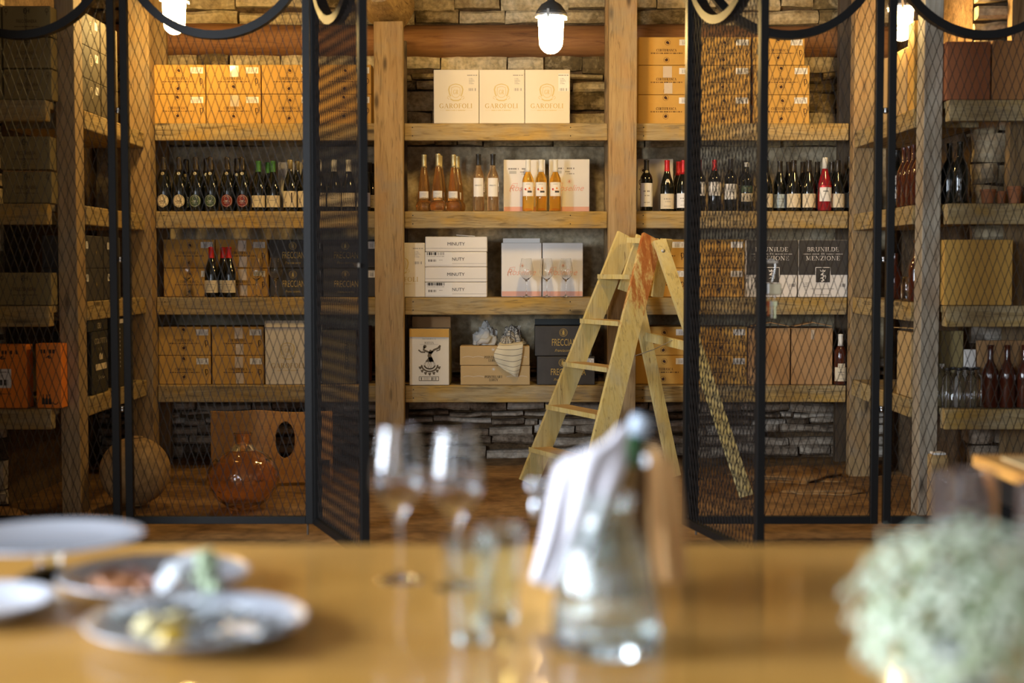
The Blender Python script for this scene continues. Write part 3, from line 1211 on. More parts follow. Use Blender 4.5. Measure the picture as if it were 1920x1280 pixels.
def rust_layer(m):
    n, l = m.node_tree.nodes, m.node_tree.links
    b = n['Principled BSDF']
    base = b.inputs['Base Color'].links[0].from_socket
    tc = n.new('ShaderNodeTexCoord')
    sp = n.new('ShaderNodeSeparateXYZ')
    l.new(tc.outputs['Object'], sp.inputs[0])
    up = n.new('ShaderNodeMapRange')
    up.inputs['From Min'].default_value = .62
    up.inputs['From Max'].default_value = 1.05
    up.inputs['To Min'].default_value = -.34
    up.inputs['To Max'].default_value = .035
    l.new(sp.outputs[2], up.inputs['Value'])
    mp = n.new('ShaderNodeMapping')
    mp.inputs['Scale'].default_value = (11, 11, 3.2)
    l.new(tc.outputs['Object'], mp.inputs['Vector'])
    nz = n.new('ShaderNodeTexNoise')
    nz.inputs['Scale'].default_value = 1.6
    nz.inputs['Detail'].default_value = 9
    nz.inputs['Roughness'].default_value = .72
    l.new(mp.outputs[0], nz.inputs['Vector'])
    ad = n.new('ShaderNodeMath')
    l.new(up.outputs[0], ad.inputs[0])
    l.new(nz.outputs['Fac'], ad.inputs[1])
    rp = n.new('ShaderNodeMapRange')
    rp.inputs['From Min'].default_value = .47
    rp.inputs['From Max'].default_value = .56
    l.new(ad.outputs[0], rp.inputs['Value'])
    cr = n.new('ShaderNodeValToRGB')
    cr.color_ramp.elements[0].position, cr.color_ramp.elements[0].color = .35, (.62, .30, .08, 1)
    cr.color_ramp.elements[1].position, cr.color_ramp.elements[1].color = .65, (.34, .085, .015, 1)
    l.new(nz.outputs['Fac'], cr.inputs[0])
    mx = n.new('ShaderNodeMix')
    mx.data_type = 'RGBA'
    l.new(rp.outputs[0], mx.inputs[0])
    l.new(base, mx.inputs[6])
    l.new(cr.outputs[0], mx.inputs[7])
    l.new(mx.outputs[2], b.inputs['Base Color'])


rust_layer(RUST)


def plank(a, c, w, d, mat, name, wd=None, extra=None):
    b = MB()
    a, c = a - LO, c - LO
    b.beam(a, c, w, d, mat, wdir=wd if wd is not None else SD.cross(c - a))
    return b.build(name, lad)


plank(fb, ft, .115, .024, W_LADDER, 'stile')
plank(nb, ntp, .125, .024, RUST, 'stile')
rfb, rft = PF(1265, 893), P(1171, 450, 8.29)
rnb, rnt = PF(1400, 930), P(1236, 450, 7.93)
plank(rfb, rft.lerp(rfb, .05), .075, .022, W_LADDER, 'rear_leg')
plank(rnb, rnt, .075, .022, W_LADDER, 'rear_leg')
plank(P(1213, 631, 8.26), P(1302, 652, 7.78), .05, .02, W_LADDER, 'rear_brace', Vector((0, 0, 1)))
plank(P(1203, 442, 8.16), P(1168, 545, 8.16), .065, .02, W_LADDER, 'cheek_plate')
plank(P(1250, 448, 7.99), P(1232, 556, 8.05), .07, .02, W_LADDER, 'cheek_plate')
plank(P(1182, 450, 8.2), P(1228, 452, 7.96), .03, .05, W_LADDER, 'top_rail', Vector((0, 0, 1)))
for z in (1.165, .912, .668, .427, .19):
    tf, tn = (z - fb.z) / (ft.z - fb.z), (z - nb.z) / (ntp.z - nb.z)
    a, c = fb.lerp(ft, tf), nb.lerp(ntp, tn)
    back = Vector((.93, .36, 0)) * .045
    b = MB()
    b.beam(a - LO - back * .3, c - LO - back * .3, .022, .125, W_TREAD, wdir=Vector((0, 0, 1)))
    fr = Vector((-.93, -.36, 0)) * (.0635 + .0135)
    b.beam(a - LO + fr, c - LO + fr, .026, .004, W_LADDER, wdir=Vector((0, 0, 1)))
    b.build('tread', lad)
b = MB()
b.tube([P(1190, 667, 7.72) - LO, P(1226, 655, 7.95) - LO, P(1262, 637, 7.98) - LO], .0025, plain('cord', (.45, .42, .36), .8), 6)
b.build('cord', lad)
for (x, y, Y) in ((1162, 702, 7.66), (1243, 470, 7.90)):
    b = MB()
    q = P(x, y, Y) - LO
    nrm = SD * .008
    b.tube([q - nrm, q + nrm * .6], .011, RIM, 10)
    b.build('bolt_head', lad)


# ------------------------------------------------------------ cartons
INK = plain('brown_ink', (0.05, 0.018, 0.008), 0.8)
BLK = plain('black_ink', (0.02, 0.018, 0.016), 0.8)
GREYINK = plain('grey_ink', (0.22, 0.20, 0.18), 0.8)
GOLD = plain('gold_ink', (0.50, 0.34, 0.08), 0.5, metal=0.2)
PALEGOLD = plain('pale_gold_ink', (0.62, 0.49, 0.22), 0.6)
PAPER = plain('white_label_paper', (0.80, 0.78, 0.74), 0.6)
CREAM = plain('cream_label_paper', (0.70, 0.60, 0.42), 0.65, var=.06, vscale=40)
PINKINK = plain('salmon_ink', (0.80, 0.43, 0.32), 0.7)
TAPE = plain('clear_tape', (0.62, 0.50, 0.36), 0.15, coat=.6, bump=.3, vscale=120)
KRAFT = plain('kraft_board', (0.56, 0.315, 0.065), 0.75, var=.05, vscale=14)
KRAFT2 = plain('plain_brown_board', (0.47, 0.27, 0.115), 0.8, var=.07, vscale=9)
PALEK = plain('light_brown_board', (0.50, 0.34, 0.15), 0.8, var=.04, vscale=9)
WHITEB = plain('ivory_board', (0.72, 0.65, 0.52), 0.6, var=.02, vscale=6)
GREYB = plain('white_board', (0.80, 0.76, 0.70), 0.55, var=.02, vscale=6)
DARKB = plain('charcoal_board', (0.050, 0.045, 0.040), 0.6, var=.12, vscale=20)
OLIVEB = plain('olive_board', (0.085, 0.066, 0.036), 0.7, var=.1, vscale=14)
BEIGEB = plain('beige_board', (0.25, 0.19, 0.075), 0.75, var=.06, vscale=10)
ORANGEB = plain('orange_board', (0.85, 0.24, 0.02), 0.6, var=.05, vscale=10)
BLACKB = plain('black_board', (0.022, 0.024, 0.020), 0.5, var=.1, vscale=14)
REDB = plain('red_brown_board', (0.30, 0.10, 0.035), 0.75, var=.08, vscale=10)


def shell(w, h, d, mat, y=0.0):
    b = MB()
    b.rbox(-w / 2, w / 2, y, y + d, 0, h, .004, mat)
    return b


def sticker(b, x0, x1, z0, z1, y, seed=1):
    b.rect(x0, x1, z0, z1, y, PAPER)
    w, h = x1 - x0, z1 - z0
    b.bars(x0 + w * .22, x0 + w * .62, z0 + h * .14, z0 + h * .72, y - .0006, GREYINK, 16, seed)
    b.lines(x0 + w * .2, x0 + w * .7, z0 + h * .8, h * .09, y - .0006, GREYINK, seed)
    b.rect(x0 + w * .8, x0 + w * .84, z0 + h * .2, z0 + h * .75, y - .0006, GREYINK)
    return b


def seal(b, cx, cz, r, y, mat, seed=0):
    b.ring(cx, cz, r, r * .09, y, mat, 20)
    rr = random.Random(seed)
    b.disc(cx, cz, r * .5, y, mat, 10)
    for k in range(14):
        a = rr.uniform(0, 6.28)
        b.disc(cx + cos(a) * r * .5, cz + sin(a) * r * .5, r * rr.uniform(.06, .2), y, mat, 6)


EPS = .0012


def kraft_carton(w=.326, h=.172, d=.25, seals=((.52, .2), (.5, .82)), tape=0):
    t = thing('wine_carton', (0, 0, 0))
    b = shell(w, h, d, KRAFT)
    y = -EPS
    X = lambda u: (u - .5) * w
    Z = lambda v: (1 - v) * h
    b.text('CURTEFRANCA', X(.5), Z(.52), h * .092, y, INK, width=w * .36)
    b.lines(X(.22), X(.79), Z(.6), h * .04, y, INK, 3)
    for k, (u, v) in enumerate(seals):
        seal(b, X(u), Z(v), h * .095, y - .0004, INK, k)
    b.stroke([(X(.90), Z(.47)), (X(.905), Z(.56)), (X(.915), Z(.72))], .004, .004, y, INK)
    b.ring(X(.925), Z(.56), h * .05, .0035, y, INK, 12, h * .085)
    b.rect(-w / 2 + .002, w / 2 - .002, h * .995 - .0015, h * .995, y, INK) if 0 else None
    b.build('printed_board', t)
    s = sticker(MB(), X(.73), X(.96), Z(.30), Z(.09), -EPS)
    s.build('barcode_sticker', t)
    if tape:
        s = MB()
        s.rect(X(.44), X(.60), Z(.42), Z(.03), -EPS * 1.6, TAPE)
        if tape > 1:
            s.rect(X(.46), X(.61), Z(.97), Z(.60), -EPS * 1.6, TAPE)
        s.build('packing_tape', t)
    return t


used = set()


def place(proto, x, z, y=8.5, rz=0.0, label='', group=None, scale=None):
    """first call moves the prototype itself"""
    if proto.name not in used:
        used.add(proto.name)
        proto.location = (x, y, z)
        proto.rotation_euler.z = rz
        if scale:
            proto.scale = scale
        tag(proto, label, 'box', group)
        return proto
    o = dup(proto, (x, y, z), rz, label, group, scale)
    tag(o, None, 'box')
    return o


K = [kraft_carton(), kraft_carton(seals=((.49, .10), (.49, .74))), kraft_carton(tape=1, seals=((.5, .75),)), kraft_carton(tape=2, seals=((.5, .22), (.5, .88)))]


def row(xs, z, y, scheme, labels, group, sz=1.0):
    for (xa, xb), k, lab in zip(xs, scheme, labels):
        w = (xb - xa) / FPX * y
        place(K[k], PX((xa + xb) / 2, y), z, y, 0, lab, group, (w * .992 / .326, 1, sz))


ord_ = ['leftmost', 'second from left', 'third from left', 'rightmost']
A4 = [(287, 390), (390.5, 493), (494, 596), (597, 699)]
for r_, z in ((0, SZ[0]), (1, SZ[0] + .174)):
    row(A4, z, 8.5, ([1, 2, 0, 1] if r_ == 0 else [0, 2, 0, 0]),
        ['brown printed wine carton, %s in %s row, top left shelf' % (ord_[i], 'upper' if r_ else 'lower') for i in range(4)], 'brown cartons on the top left shelf')
for r_, z in ((0, SZ[2]), (1, SZ[2] + .174)):
    row([(307, 404), (404.5, 502)], z, 8.62, [0, 3], ['brown printed wine carton, %s %s, behind the red-capped bottles' % (('upper' if r_ else 'lower'), s) for s in ('left', 'right')], 'brown cartons behind the two red-capped bottles')
for r_, z in ((0, SZ[3]), (1, SZ[3] + .174)):
    row([(295, 394), (396, 494)], z, 8.52, [1, 3], ['brown printed wine carton, %s %s, lowest shelf left of the ivory carton' % (('upper' if r_ else 'lower'), s) for s in ('left', 'right')], 'brown cartons on the lowest left shelf')
C3 = [(1195, 1299), (1302, 1404), (1409, 1514)]
for r_, z in enumerate((SZ[0], SZ[0] + .174, SZ[0] + .348)):
    xs = list(C3)
    if r_ == 2:
        xs[2] = (1407, 1504)
    row(xs, z, 8.53, [(1, 0, 0), (3, 1, 1), (0, 0, 1)][r_], ['brown printed wine carton, %s column, %s tier, top right shelf' % (ord_[i] if i == 0 else ('middle', 'right')[i - 1], ('bottom', 'middle', 'top')[r_]) for i in range(3)], 'brown cartons on the top right shelf', 1.0 if r_ < 2 else .96)
for r_, z in enumerate((SZ[2], SZ[2] + .174)):
    row([(1187, 1287), (1299, 1396)], z, 8.55, [0, 1], ['brown printed wine carton, %s one %s, third shelf' % (('lower', 'upper')[r_], s) for s in ('behind the ladder top', 'behind the right gate mesh')], 'brown cartons on the third right shelf')
for r_, z in enumerate((SZ[3], SZ[3] + .174)):
    row([(1192, 1296), (1303, 1402)], z, 8.53, [0, 1], ['brown printed wine carton, %s one %s, lowest shelf' % (('lower', 'upper')[r_], s) for s in ('behind the ladder rear legs', 'behind the right gate mesh')], 'brown cartons on the lowest right shelf')


def new_carton(name, x0, x1, y0, y1, Yf, d, mat, label, z=None, rz=0.0):
    """thing + its board mesh builder sized from its outline in the frame"""
    w = (x1 - x0) / FPX * Yf
    pb = P(x0, y1, Yf)
    h = P(x0, y0, Yf).z - pb.z
    zz = pb.z if z is None else z
    t = thing(name, (PX((x0 + x1) / 2, Yf), Yf, zz), rz, label, 'box')
    return t, shell(w * .996, h, d, mat), w, h


# three ivory cartons, top of middle bay, and siblings
def ivory_print(b, w, h, y=-EPS):
    X = lambda u: (u - .5) * w
    Z = lambda v: (1 - v) * h
    b.text('GAROFOLI', X(.49), Z(.715), h * .085, y, GOLD, width=w * .72)
    b.lines(X(.27), X(.72), Z(.765), h * .018, y, PALEGOLD, 5)
    b.rect(X(.13), X(.25), Z(.758), Z(.755), y, PALEGOLD)
    b.rect(X(.74), X(.86), Z(.758), Z(.755), y, PALEGOLD)
    cx, cz = X(.49), Z(.40)
    b.stroke([(cx - .024, cz + .022), (cx - .026, cz - .005)] + [(cx + .026 * cos(a), cz - .008 + .03 * sin(a)) for a in [pi + pi * i / 10 for i in range(11)]] + [(cx + .026, cz - .005), (cx + .024, cz + .022), (cx, cz + .028), (cx - .024, cz + .022)], .003, .003, y, PALEGOLD)
    b.stroke([(cx - .034, cz + .03), (cx - .02, cz + .038), (cx, cz + .042), (cx + .02, cz + .038), (cx + .034, cz + .03)], .006, .004, y, PALEGOLD)
    for s in (-1, 1):
        b.stroke([(cx + s * .035, cz + .03), (cx + s * .042, cz + .01), (cx + s * .037, cz - .015), (cx + s * .03, cz - .03)], .006, .008, y, PALEGOLD)
        b.stroke([(cx + s * .03, cz - .04), (cx + s * .045, cz - .028), (cx + s * .05, cz - .04), (cx + s * .04, cz - .048)], .003, .003, y, PALEGOLD)
    b.stroke([(cx - .032, cz - .045), (cx - .015, cz - .055), (cx + .015, cz - .055), (cx + .032, cz - .045)], .008, .006, y, PALEGOLD)
    b.text('GR', cx, cz - .018, .026, y, PALEGOLD, width=.03)


def ivory_sticker(t, w, h, pale=False):
    X = lambda u: (u - .5) * w
    Z = lambda v: (1 - v) * h
    ink = GREYINK
    s = MB()
    s.rect(X(.74), X(.975), Z(.40), Z(.075), -EPS, PAPER if pale else WHITEB)
    s.lines(X(.745), X(.96), Z(.115), h * .018, -EPS * 1.5, ink, 2)
    for k in range(5):
        s.lines(X(.78), X(.78 + .08 + .02 * (k % 3)), Z(.17 + .024 * k), h * .01, -EPS * 1.5, ink, k)
    s.bars(X(.77), X(.95), Z(.395), Z(.345), -EPS * 1.5, ink, 18, 4)
    s.build('address_sticker', t)


for i, (x0, x1) in enumerate(((814, 898.5), (899, 983.5), (984, 1068))):
    t, b, w, h = new_carton('ivory_wine_carton', x0, x1, 127, 228, 8.5, .26, WHITEB, 'ivory carton with a gold crest, %s of the three under the middle lamp' % ('left', 'centre', 'right')[i], SZ[0])
    t['group'] = 'ivory cartons on the top middle shelf'
    ivory_print(b, w, h)
    b.build('printed_board', t)
    ivory_sticker(t, w, h, i == 2)
# ivory carton lower left, with lifted flap
t, b, w, h = new_carton('ivory_wine_carton', 496, 582, 609, 721, 8.5, .26, WHITEB, 'ivory carton with gold lettering and an open lid on the lowest left shelf', SZ[3])
ivory_print(b, w, h * .97)
b.build('printed_board', t)
f = MB()
f.beam((-w / 2, .004, h + .006), (w / 2, .004, h + .006), .002, .045, WHITEB, wdir=Vector((0, -1, .7)))
f.build('lid_flap', t)
# ivory carton partly behind post
t, b, w, h = new_carton('ivory_wine_carton', 710, 797, 454, 556, 8.5, .26, WHITEB, 'ivory carton half hidden by the timber post, beside the flat white boxes', SZ[2])
ivory_print(b, w, h)
b.build('printed_board', t)
ivory_sticker(t, w, h)

# flat white boxes, stack of four
zz = SZ[2]
for i in range(4):
    h = .0905
    dx = (.002, 0, 0, .002)[i] * (1 if i else 0)
    t = thing('flat_white_carton', (PX(855, 8.5) + dx, 8.5, zz), 0, 'flat white wine box, %s of four stacked on the third shelf' % ('lowest', 'second from the bottom', 'second from the top', 'topmost')[i], 'box', 'flat white boxes')
    b = shell(.369, h - .002, .24, GREYB)
    full = i in (1, 3)
    b.text('MINUTY', 0, h * .40, h * .21, -EPS, BLK, 'sans', width=.103)
    b.rect(-.1835, .1835, h * .205, h * .22, -EPS, GREYINK)
    b.build('printed_board', t)
    if not full:
        s = MB()
        s.rect(-.180, -.022, h * .10, h * .96, -EPS * 2.2, PAPER)
        s.bars(-.172, -.068, h * .76, h * .95, -EPS * 2.8, BLK, 30, 7 + i)
        s.bars(-.165, -.118, h * .33, h * .48, -EPS * 2.8, GREYINK, 18, 3)
        s.lines(-.172, -.07, h * .66, h * .035, -EPS * 2.8, GREYINK, 3)
        s.lines(-.1, -.08, h * .42, h * .04, -EPS * 2.8, GREYINK, 3)
        s.build('shipping_sticker', t)
    if i == 3:
        f = MB()
        f.beam((0, .06, h + .008), (.11, .06, h + .002), .003, .10, PAPER, wdir=Vector((0, 0, 1)))
        f.build('loose_leaflet', t)
    zz += h


# rose script cartons
def script_print(b, w, h, line=True):
    X = lambda u: (u - .5) * w
    Z = lambda v: (1 - v) * h
    b.rect(-w / 2 + .003, w / 2 - .003, .003, h * .10, -EPS, PINKINK)
    b.text('Roseline', X(.5), Z(.60), h * .115, -EPS, PINKINK, 'sans', width=w * .72, shear=.45)
    b.stroke([(X(.17), Z(.62)), (X(.16), Z(.55)), (X(.22), Z(.46)), (X(.34), Z(.45)), (X(.32), Z(.52)), (X(.2), Z(.55))], .0025, .0035, -EPS, PINKINK)
    seal(b, X(.5), Z(.42), h * .04, -EPS, PINKINK, 4)
    if line:
        b.lines(X(.12), X(.36), Z(.19), h * .03, -EPS, GREYINK, 2)
        b.rect(X(.14), X(.31), Z(.27), Z(.215), -EPS, plain('pale_grey_ink', (.52, .50, .45), .8))
        b.lines(X(.44), X(.62), Z(.19), h * .03, -EPS, GREYINK, 6)
        b.lines(X(.40), X(.52), Z(.245), h * .02, -EPS, GREYINK, 7)
        b.lines(X(.44), X(.62), Z(.285), h * .02, -EPS, GREYINK, 8)


for (x0, x1, ya, yb, Y, z, lab, ln_) in ((944, 1022, 296, 394, 8.64, SZ[1], 'white carton with salmon script, left of the two behind the amber rosé bottles', True),
                                    (1029, 1105, 295, 394, 8.64, SZ[1], 'white carton with salmon script, right of the two behind the amber rosé bottles', True),
                                    (940, 1015.5, 455, 556, 8.62, SZ[2], 'white carton with salmon script and base band, left one behind the row of wine glasses', False),
                                    (1017, 1093, 455, 556, 8.62, SZ[2], 'white carton with salmon script and base band, right one behind the row of wine glasses', False)):
    t, b, w, h = new_carton('rose_wine_carton', x0, x1, ya, yb, Y, .16, GREYB, lab, z)
    t['group'] = 'white cartons with salmon script'
    script_print(b, w, h, ln_)
    b.build('printed_board', t)
    if x0 == 940:
        f = MB()
        f.beam((-w / 2 + .01, .03, h + .014), (w / 2 - .01, .03, h + .014), .026, .003, GREYB, wdir=Vector((0, 0, 1)))
        f.build('lid_flap', t)

# open carton with vine drawing
t, b, w, h = new_carton('open_wine_carton', 767, 842, 618, 723, 8.46, .24, WHITEB, 'open cream carton with a drawing of a gnarled vine, lowest shelf of the middle bay', SZ[3])
X = lambda u: (u - .5) * w
Z = lambda v: (1 - v) * h
VINE = plain('sepia_ink', (0.13, 0.10, 0.06), .8)
y = -EPS
b.text('RESERVA', X(.5), Z(.185), h * .022, y, VINE, width=w * .34)
b.text('RIOJA', X(.5), Z(.262), h * .038, y, VINE, width=w * .23)
b.rect(X(.27), X(.73), Z(.275), Z(.272), y, VINE)
b.stroke([(X(.56), Z(.58)), (X(.50), Z(.47)), (X(.53), Z(.42)), (X(.56), Z(.38))], .02, .022, y, VINE)
b.poly([(X(.40), Z(.58)), (X(.49), Z(.50)), (X(.57), Z(.50)), (X(.62), Z(.58))], y, VINE)
b.stroke([(X(.55), Z(.43)), (X(.45), Z(.40)), (X(.36), Z(.37)), (X(.38), Z(.31))], .010, .012, y, VINE)
b.stroke([(X(.40), Z(.41)), (X(.30), Z(.41)), (X(.23), Z(.37))], .009, .007, y, VINE)
b.stroke([(X(.54), Z(.43)), (X(.62), Z(.37)), (X(.72), Z(.34)), (X(.78), Z(.29))], .013, .010, y, VINE)
b.stroke([(X(.68), Z(.39)), (X(.76), Z(.37)), (X(.77), Z(.31))], .006, .007, y, VINE)
b.disc(X(.39), Z(.31), .010, y, VINE)
b.ring(X(.51), Z(.64), w * .14, .0018, y, VINE, 16, h * .075)
for dx in (-.06, 0, .06):
    b.ring(X(.51 + dx), Z(.64), w * .05, .0015, y, VINE, 10, h * .06)
b.ring(X(.51), Z(.64), w * .20, .010, y, VINE, 20, h * .115, pi, 2 * pi)
b.ring(X(.51), Z(.62), w * .145, .008, y, VINE, 20, h * .09, pi * 1.1, pi * 1.9)
for k in range(7):
    a = pi + pi * (.08 + .84 * k / 6)
    cx, cz = X(.51) + w * .245 * cos(a), Z(.65) + h * .15 * sin(a)
    b.poly([(cx - .010, cz + .006), (cx + .010, cz + .008), (cx + .004, cz - .010), (cx - .004, cz - .008)], y, VINE)
b.rect(X(.24), X(.74), Z(.925), Z(.845), y, VINE)
b.rect(X(.255), X(.725), Z(.915), Z(.855), y - .0006, WHITEB)
b.bars(X(.29), X(.68), Z(.91), Z(.86), y - .0012, VINE, 26, 5)
b.build('printed_board', t)
f = MB()
f.beam((-w / 2 + .002, -.006, h - .022), (w / 2 - .002, -.006, h - .024), .048, .003, KRAFT, wdir=Vector((0, 0, 1)))
f.build('torn_front_flap', t)
f = MB()
f.beam((-w / 2 + .002, .236, h + .03), (w / 2 - .002, .236, h + .03), .07, .003, KRAFT2, wdir=Vector((0, 0, 1)))
f.build('raised_back_flap', t)
f = MB()
f.beam((w / 2 + .004, .02, h * .5), (w / 2 + .006, .22, h * .5), h * .95, .003, BEIGEB, wdir=Vector((0, 0, 1)))
f.build('side_flap', t)

# two light brown cartons with napkins on top
for i, (x0, x1, ya, yb) in enumerate(((863, 994, 686.5, 723), (862, 993.5, 650, 686))):
    t, b, w, h = new_carton('light_brown_carton', x0, x1, ya, yb, 8.47, .26, PALEK, 'light brown flat carton, %s of the two under the crumpled napkins' % ('lower', 'upper')[i], SZ[3] + i * .117)
    t['group'] = 'light brown flat cartons'
    h = .116
    b = shell(w * .996, h - .001, .26, PALEK)
    seal(b, -.01, h * .82, h * .08, -EPS, PAPER, 2)
    b.text('POINTILLART', -.01, h * .36, h * .13, -EPS, BLK, width=w * .25)
    b.text('LEROY', -.01, h * .2, h * .13, -EPS, BLK, width=w * .13)
    for s_ in (-1, 1):
        b.stroke([(s_ * w * (.16 + .30 * k / 14), h * (.42 + .05 * abs(sin(k * pi / 7)))) for k in range(15)], .0012, .0012, -EPS, PAPER)
    b.build('printed_board', t)
NAPK_TOP = SZ[3] + .117 * 2


# dark cartons with gold lettering
def dark_print(b, w, h, cx=.42, big=True):
    X = lambda u: (u - .5) * w
    Z = lambda v: (1 - v) * h
    b.ring(X(cx), Z(.22), h * .13, .0022, -EPS, GOLD, 20)
    b.ring(X(cx), Z(.22), h * .09, .0015, -EPS, GOLD, 16)
    b.poly([(X(cx) - .006, Z(.29)), (X(cx) + .006, Z(.29)), (X(cx) + .007, Z(.2)), (X(cx), Z(.12)), (X(cx) - .007, Z(.2))], -EPS, GOLD)
    b.text('FRECCIANERA', X(cx + .10), Z(.66), h * .23, -EPS, GOLD, 'sans', width=w * .60)
    b.text('Franciacorta', X(cx), Z(.86), h * .09, -EPS, GOLD, 'sans', width=w * .3, shear=.4)


def dark_carton(x0, x1, ya, yb, Y, z, lab, mat=DARKB, st=True, d=.24, cx=.42, grp=None):
    t, b, w, h = new_carton('dark_wine_carton', x0, x1, ya, yb, Y, d, mat, lab, z)
    if grp:
        t['group'] = grp
    dark_print(b, w, h, cx)
    b.build('printed_board', t)
    if st:
        s = sticker(MB(), w * .30, w * .48, h * .68, h * .93, -EPS)
        s.build('barcode_sticker', t)
    return t, w, h


dark_carton(1007, 1116, 671, 724, 8.49, SZ[3], 'charcoal carton with gold lettering, lower of the two behind the ladder', cx=.44)
t, w, h = dark_carton(1003, 1110, 615, 671, 8.49, SZ[3] + .173, 'charcoal carton with gold lettering and raised lid, upper of the two behind the ladder', st=False, cx=.5)
f = MB()
f.beam((-w / 2 + .003, .225, h + .012), (w / 2 - .003, .225, h + .012), .045, .003, BLACKB, wdir=Vector((0, 0, 1)))
f.build('lid_flap', t)
for i, (ya, yb, z) in enumerate(((500, 553, SZ[2]), (447, 500, SZ[2] + .174))):
    dark_carton(506, 603, ya, yb, 8.66, z, 'black carton with a thin gold ring, %s one right of the glasses behind the mesh' % ('lower', 'upper')[i], cx=.45)
    dark_carton(606, 711, ya, yb, 8.6, z, 'black carton with gold lettering, %s one against the left-centre post' % ('lower', 'upper')[i], cx=.4)

# black over white cartons on the right
for i, (x0, x1) in enumerate(((1399, 1494.5), (1496.5, 1589))):
    t, b, w, h = new_carton('black_white_carton', x0, x1, 451, 558, 8.5, .24, GREYB, 'black over white carton with a lion badge, %s one' % ('left, behind the padlock', 'right, next to the right-hand post')[i], SZ[2])
    t['group'] = 'black over white cartons'
    X = lambda u: (u - .5) * w
    Z = lambda v: (1 - v) * h
    b.rect(-w / 2 + .001, w / 2 - .001, Z(.61), h - .001, -EPS, DARKB)
    b.text('BRUNILDE', X(.49), Z(.20), h * .075, -EPS * 2, GREYB, width=w * .64, weight=1.1)
    b.text('MENZIONE', X(.49), Z(.355), h * .075, -EPS * 2, GREYB, width=w * .68, weight=1.1)
    b.text('DI', X(.49), Z(.258), h * .032, -EPS * 2, GREYB, width=w * .07, weight=1.3)
    for s_ in (-1, 1):
        b.rect(X(.49) + s_ * w * .09, X(.49) + s_ * w * .22, Z(.25), Z(.242), -EPS * 2, GREYB)
        b.rect(X(.49) + s_ * w * .24, X(.49) + s_ * w * .40, Z(.25), Z(.242), -EPS * 2, GREYB)
        b.poly([(X(.49) + s_ * w * .06, Z(.246)), (X(.49) + s_ * w * .10, Z(.255)), (X(.49) + s_ * w * .10, Z(.236))], -EPS * 2, GREYB)
    b.rect(X(.34), X(.65), Z(.75), Z(.475), -EPS * 2, GREYB)
    b.rect(X(.352), X(.638), Z(.74), Z(.485), -EPS * 2.6, DARKB)
    cx, cz = X(.49), Z(.62)
    b.stroke([(cx - .008, cz - .036), (cx + .006, cz - .028), (cx - .004, cz - .014), (cx + .010, cz - .004), (cx - .006, cz + .008), (cx + .006, cz + .016)], .010, .010, -EPS * 3.2, GREYB)
    b.stroke([(cx - .014, cz + .004), (cx - .004, cz + .002)], .004, .004, -EPS * 3.2, GREYB)
    b.stroke([(cx - .014, cz - .018), (cx - .003, cz - .014)], .004, .004, -EPS * 3.2, GREYB)
    b.stroke([(cx + .016, cz - .02), (cx + .018, cz - .005), (cx + .012, cz + .003)], .003, .004, -EPS * 3.2, GREYB)
    b.poly([(cx - .013, cz + .022), (cx + .013, cz + .022), (cx + .017, cz + .036), (cx + .008, cz + .027), (cx, cz + .038), (cx - .008, cz + .027), (cx - .017, cz + .036)], -EPS * 3.2, GREYB)
    b.lines(X(.25), X(.72), Z(.86), h * .012, -EPS, GREYINK, 3)
    b.lines(X(.35), X(.65), Z(.965), h * .012, -EPS, GREYINK, 4)
    b.bars(X(.82), X(.95), Z(.82), Z(.765), -EPS, GREYINK, 10, 2)
    for k in range(3):
        b.lines(X(.1), X(.22), Z(.76 + .03 * k), h * .012, -EPS, GREYINK, k)
    b.build('printed_board', t)

# plain brown cartons lowest shelf right
for i, (x0, x1) in enumerate(((1405, 1482.5), (1485, 1562.5))):
    t, b, w, h = new_carton('plain_brown_carton', x0, x1, 611, 717, 8.5, .26, KRAFT2, 'plain brown carton with raised lid flaps, %s one on lowest right shelf' % ('left', 'right')[i], SZ[3])
    t['group'] = 'plain brown cartons'
    b.rect(-.001, .001, h * .05, h * .95, -EPS, plain('perforation', (.36, .20, .085), .9))
    b.build('printed_board' if 0 else 'board', t)
    f = MB()
    f.beam((-w / 2 + .01, .02, h + .012), (0, .03, h + .035), .003, .10, KRAFT2, wdir=Vector((0, 0, 1)))
    f.beam((0, .03, h + .035), (w / 2 - .01, .02, h + .012), .003, .10, KRAFT2, wdir=Vector((0, 0, 1)))
    f.build('lid_flap', t)
    if i:
        MB().rect(-.008, .012, h * .80, h * .97, -EPS * 1.5, TAPE).build('packing_tape', t)
# items behind the left gate, lowest shelf
t, b, w, h = new_carton('yellow_beige_carton', 603, 667, 621, 722, 8.56, .26, BEIGEB, 'yellow-beige carton with black lettering, seen through the left gate mesh', SZ[3])
b.text('FRECCIANERA', w * .28, h * .52, h * .07, -EPS, BLK, 'sans', width=h * .5, rot=1)
b.build('printed_board', t)
t, b, w, h = new_carton('narrow_ivory_carton', 589, 603, 612, 722, 8.6, .24, WHITEB, 'narrow cream carton squeezed in beside the ivory carton behind the gate upright', SZ[3])
b.build('board', t)
t, b, w, h = new_carton('red_brown_carton', 671, 690, 615, 720, 8.62, .24, REDB, 'thin dark red-brown carton just left of the left-centre post', SZ[3])
b.build('board', t)
# beige cartons standing behind the bottles
for (x0, x1, ya, lab) in ((523, 592, 298, 'pale grey carton behind the dark wine bottles of the left bay'),
                          (1194, 1261, 292, 'cream carton with a small crest behind the first bottles of the right bay')):
    t, b, w, h = new_carton('pale_carton', x0, x1, ya, 393, 8.74, .05, GREYB if x0 < 900 else WHITEB, lab, SZ[1])
    if x0 > 900:
        b.text('CANTINA', -w * .30, h * .52, h * .09, -EPS, INK, width=w * .3)
        seal(b, -w * .33, h * .78, h * .05, -EPS, INK)
        b.lines(-w * .45, -w * .1, h * .42, h * .03, -EPS, INK)
    b.build('printed_board', t)


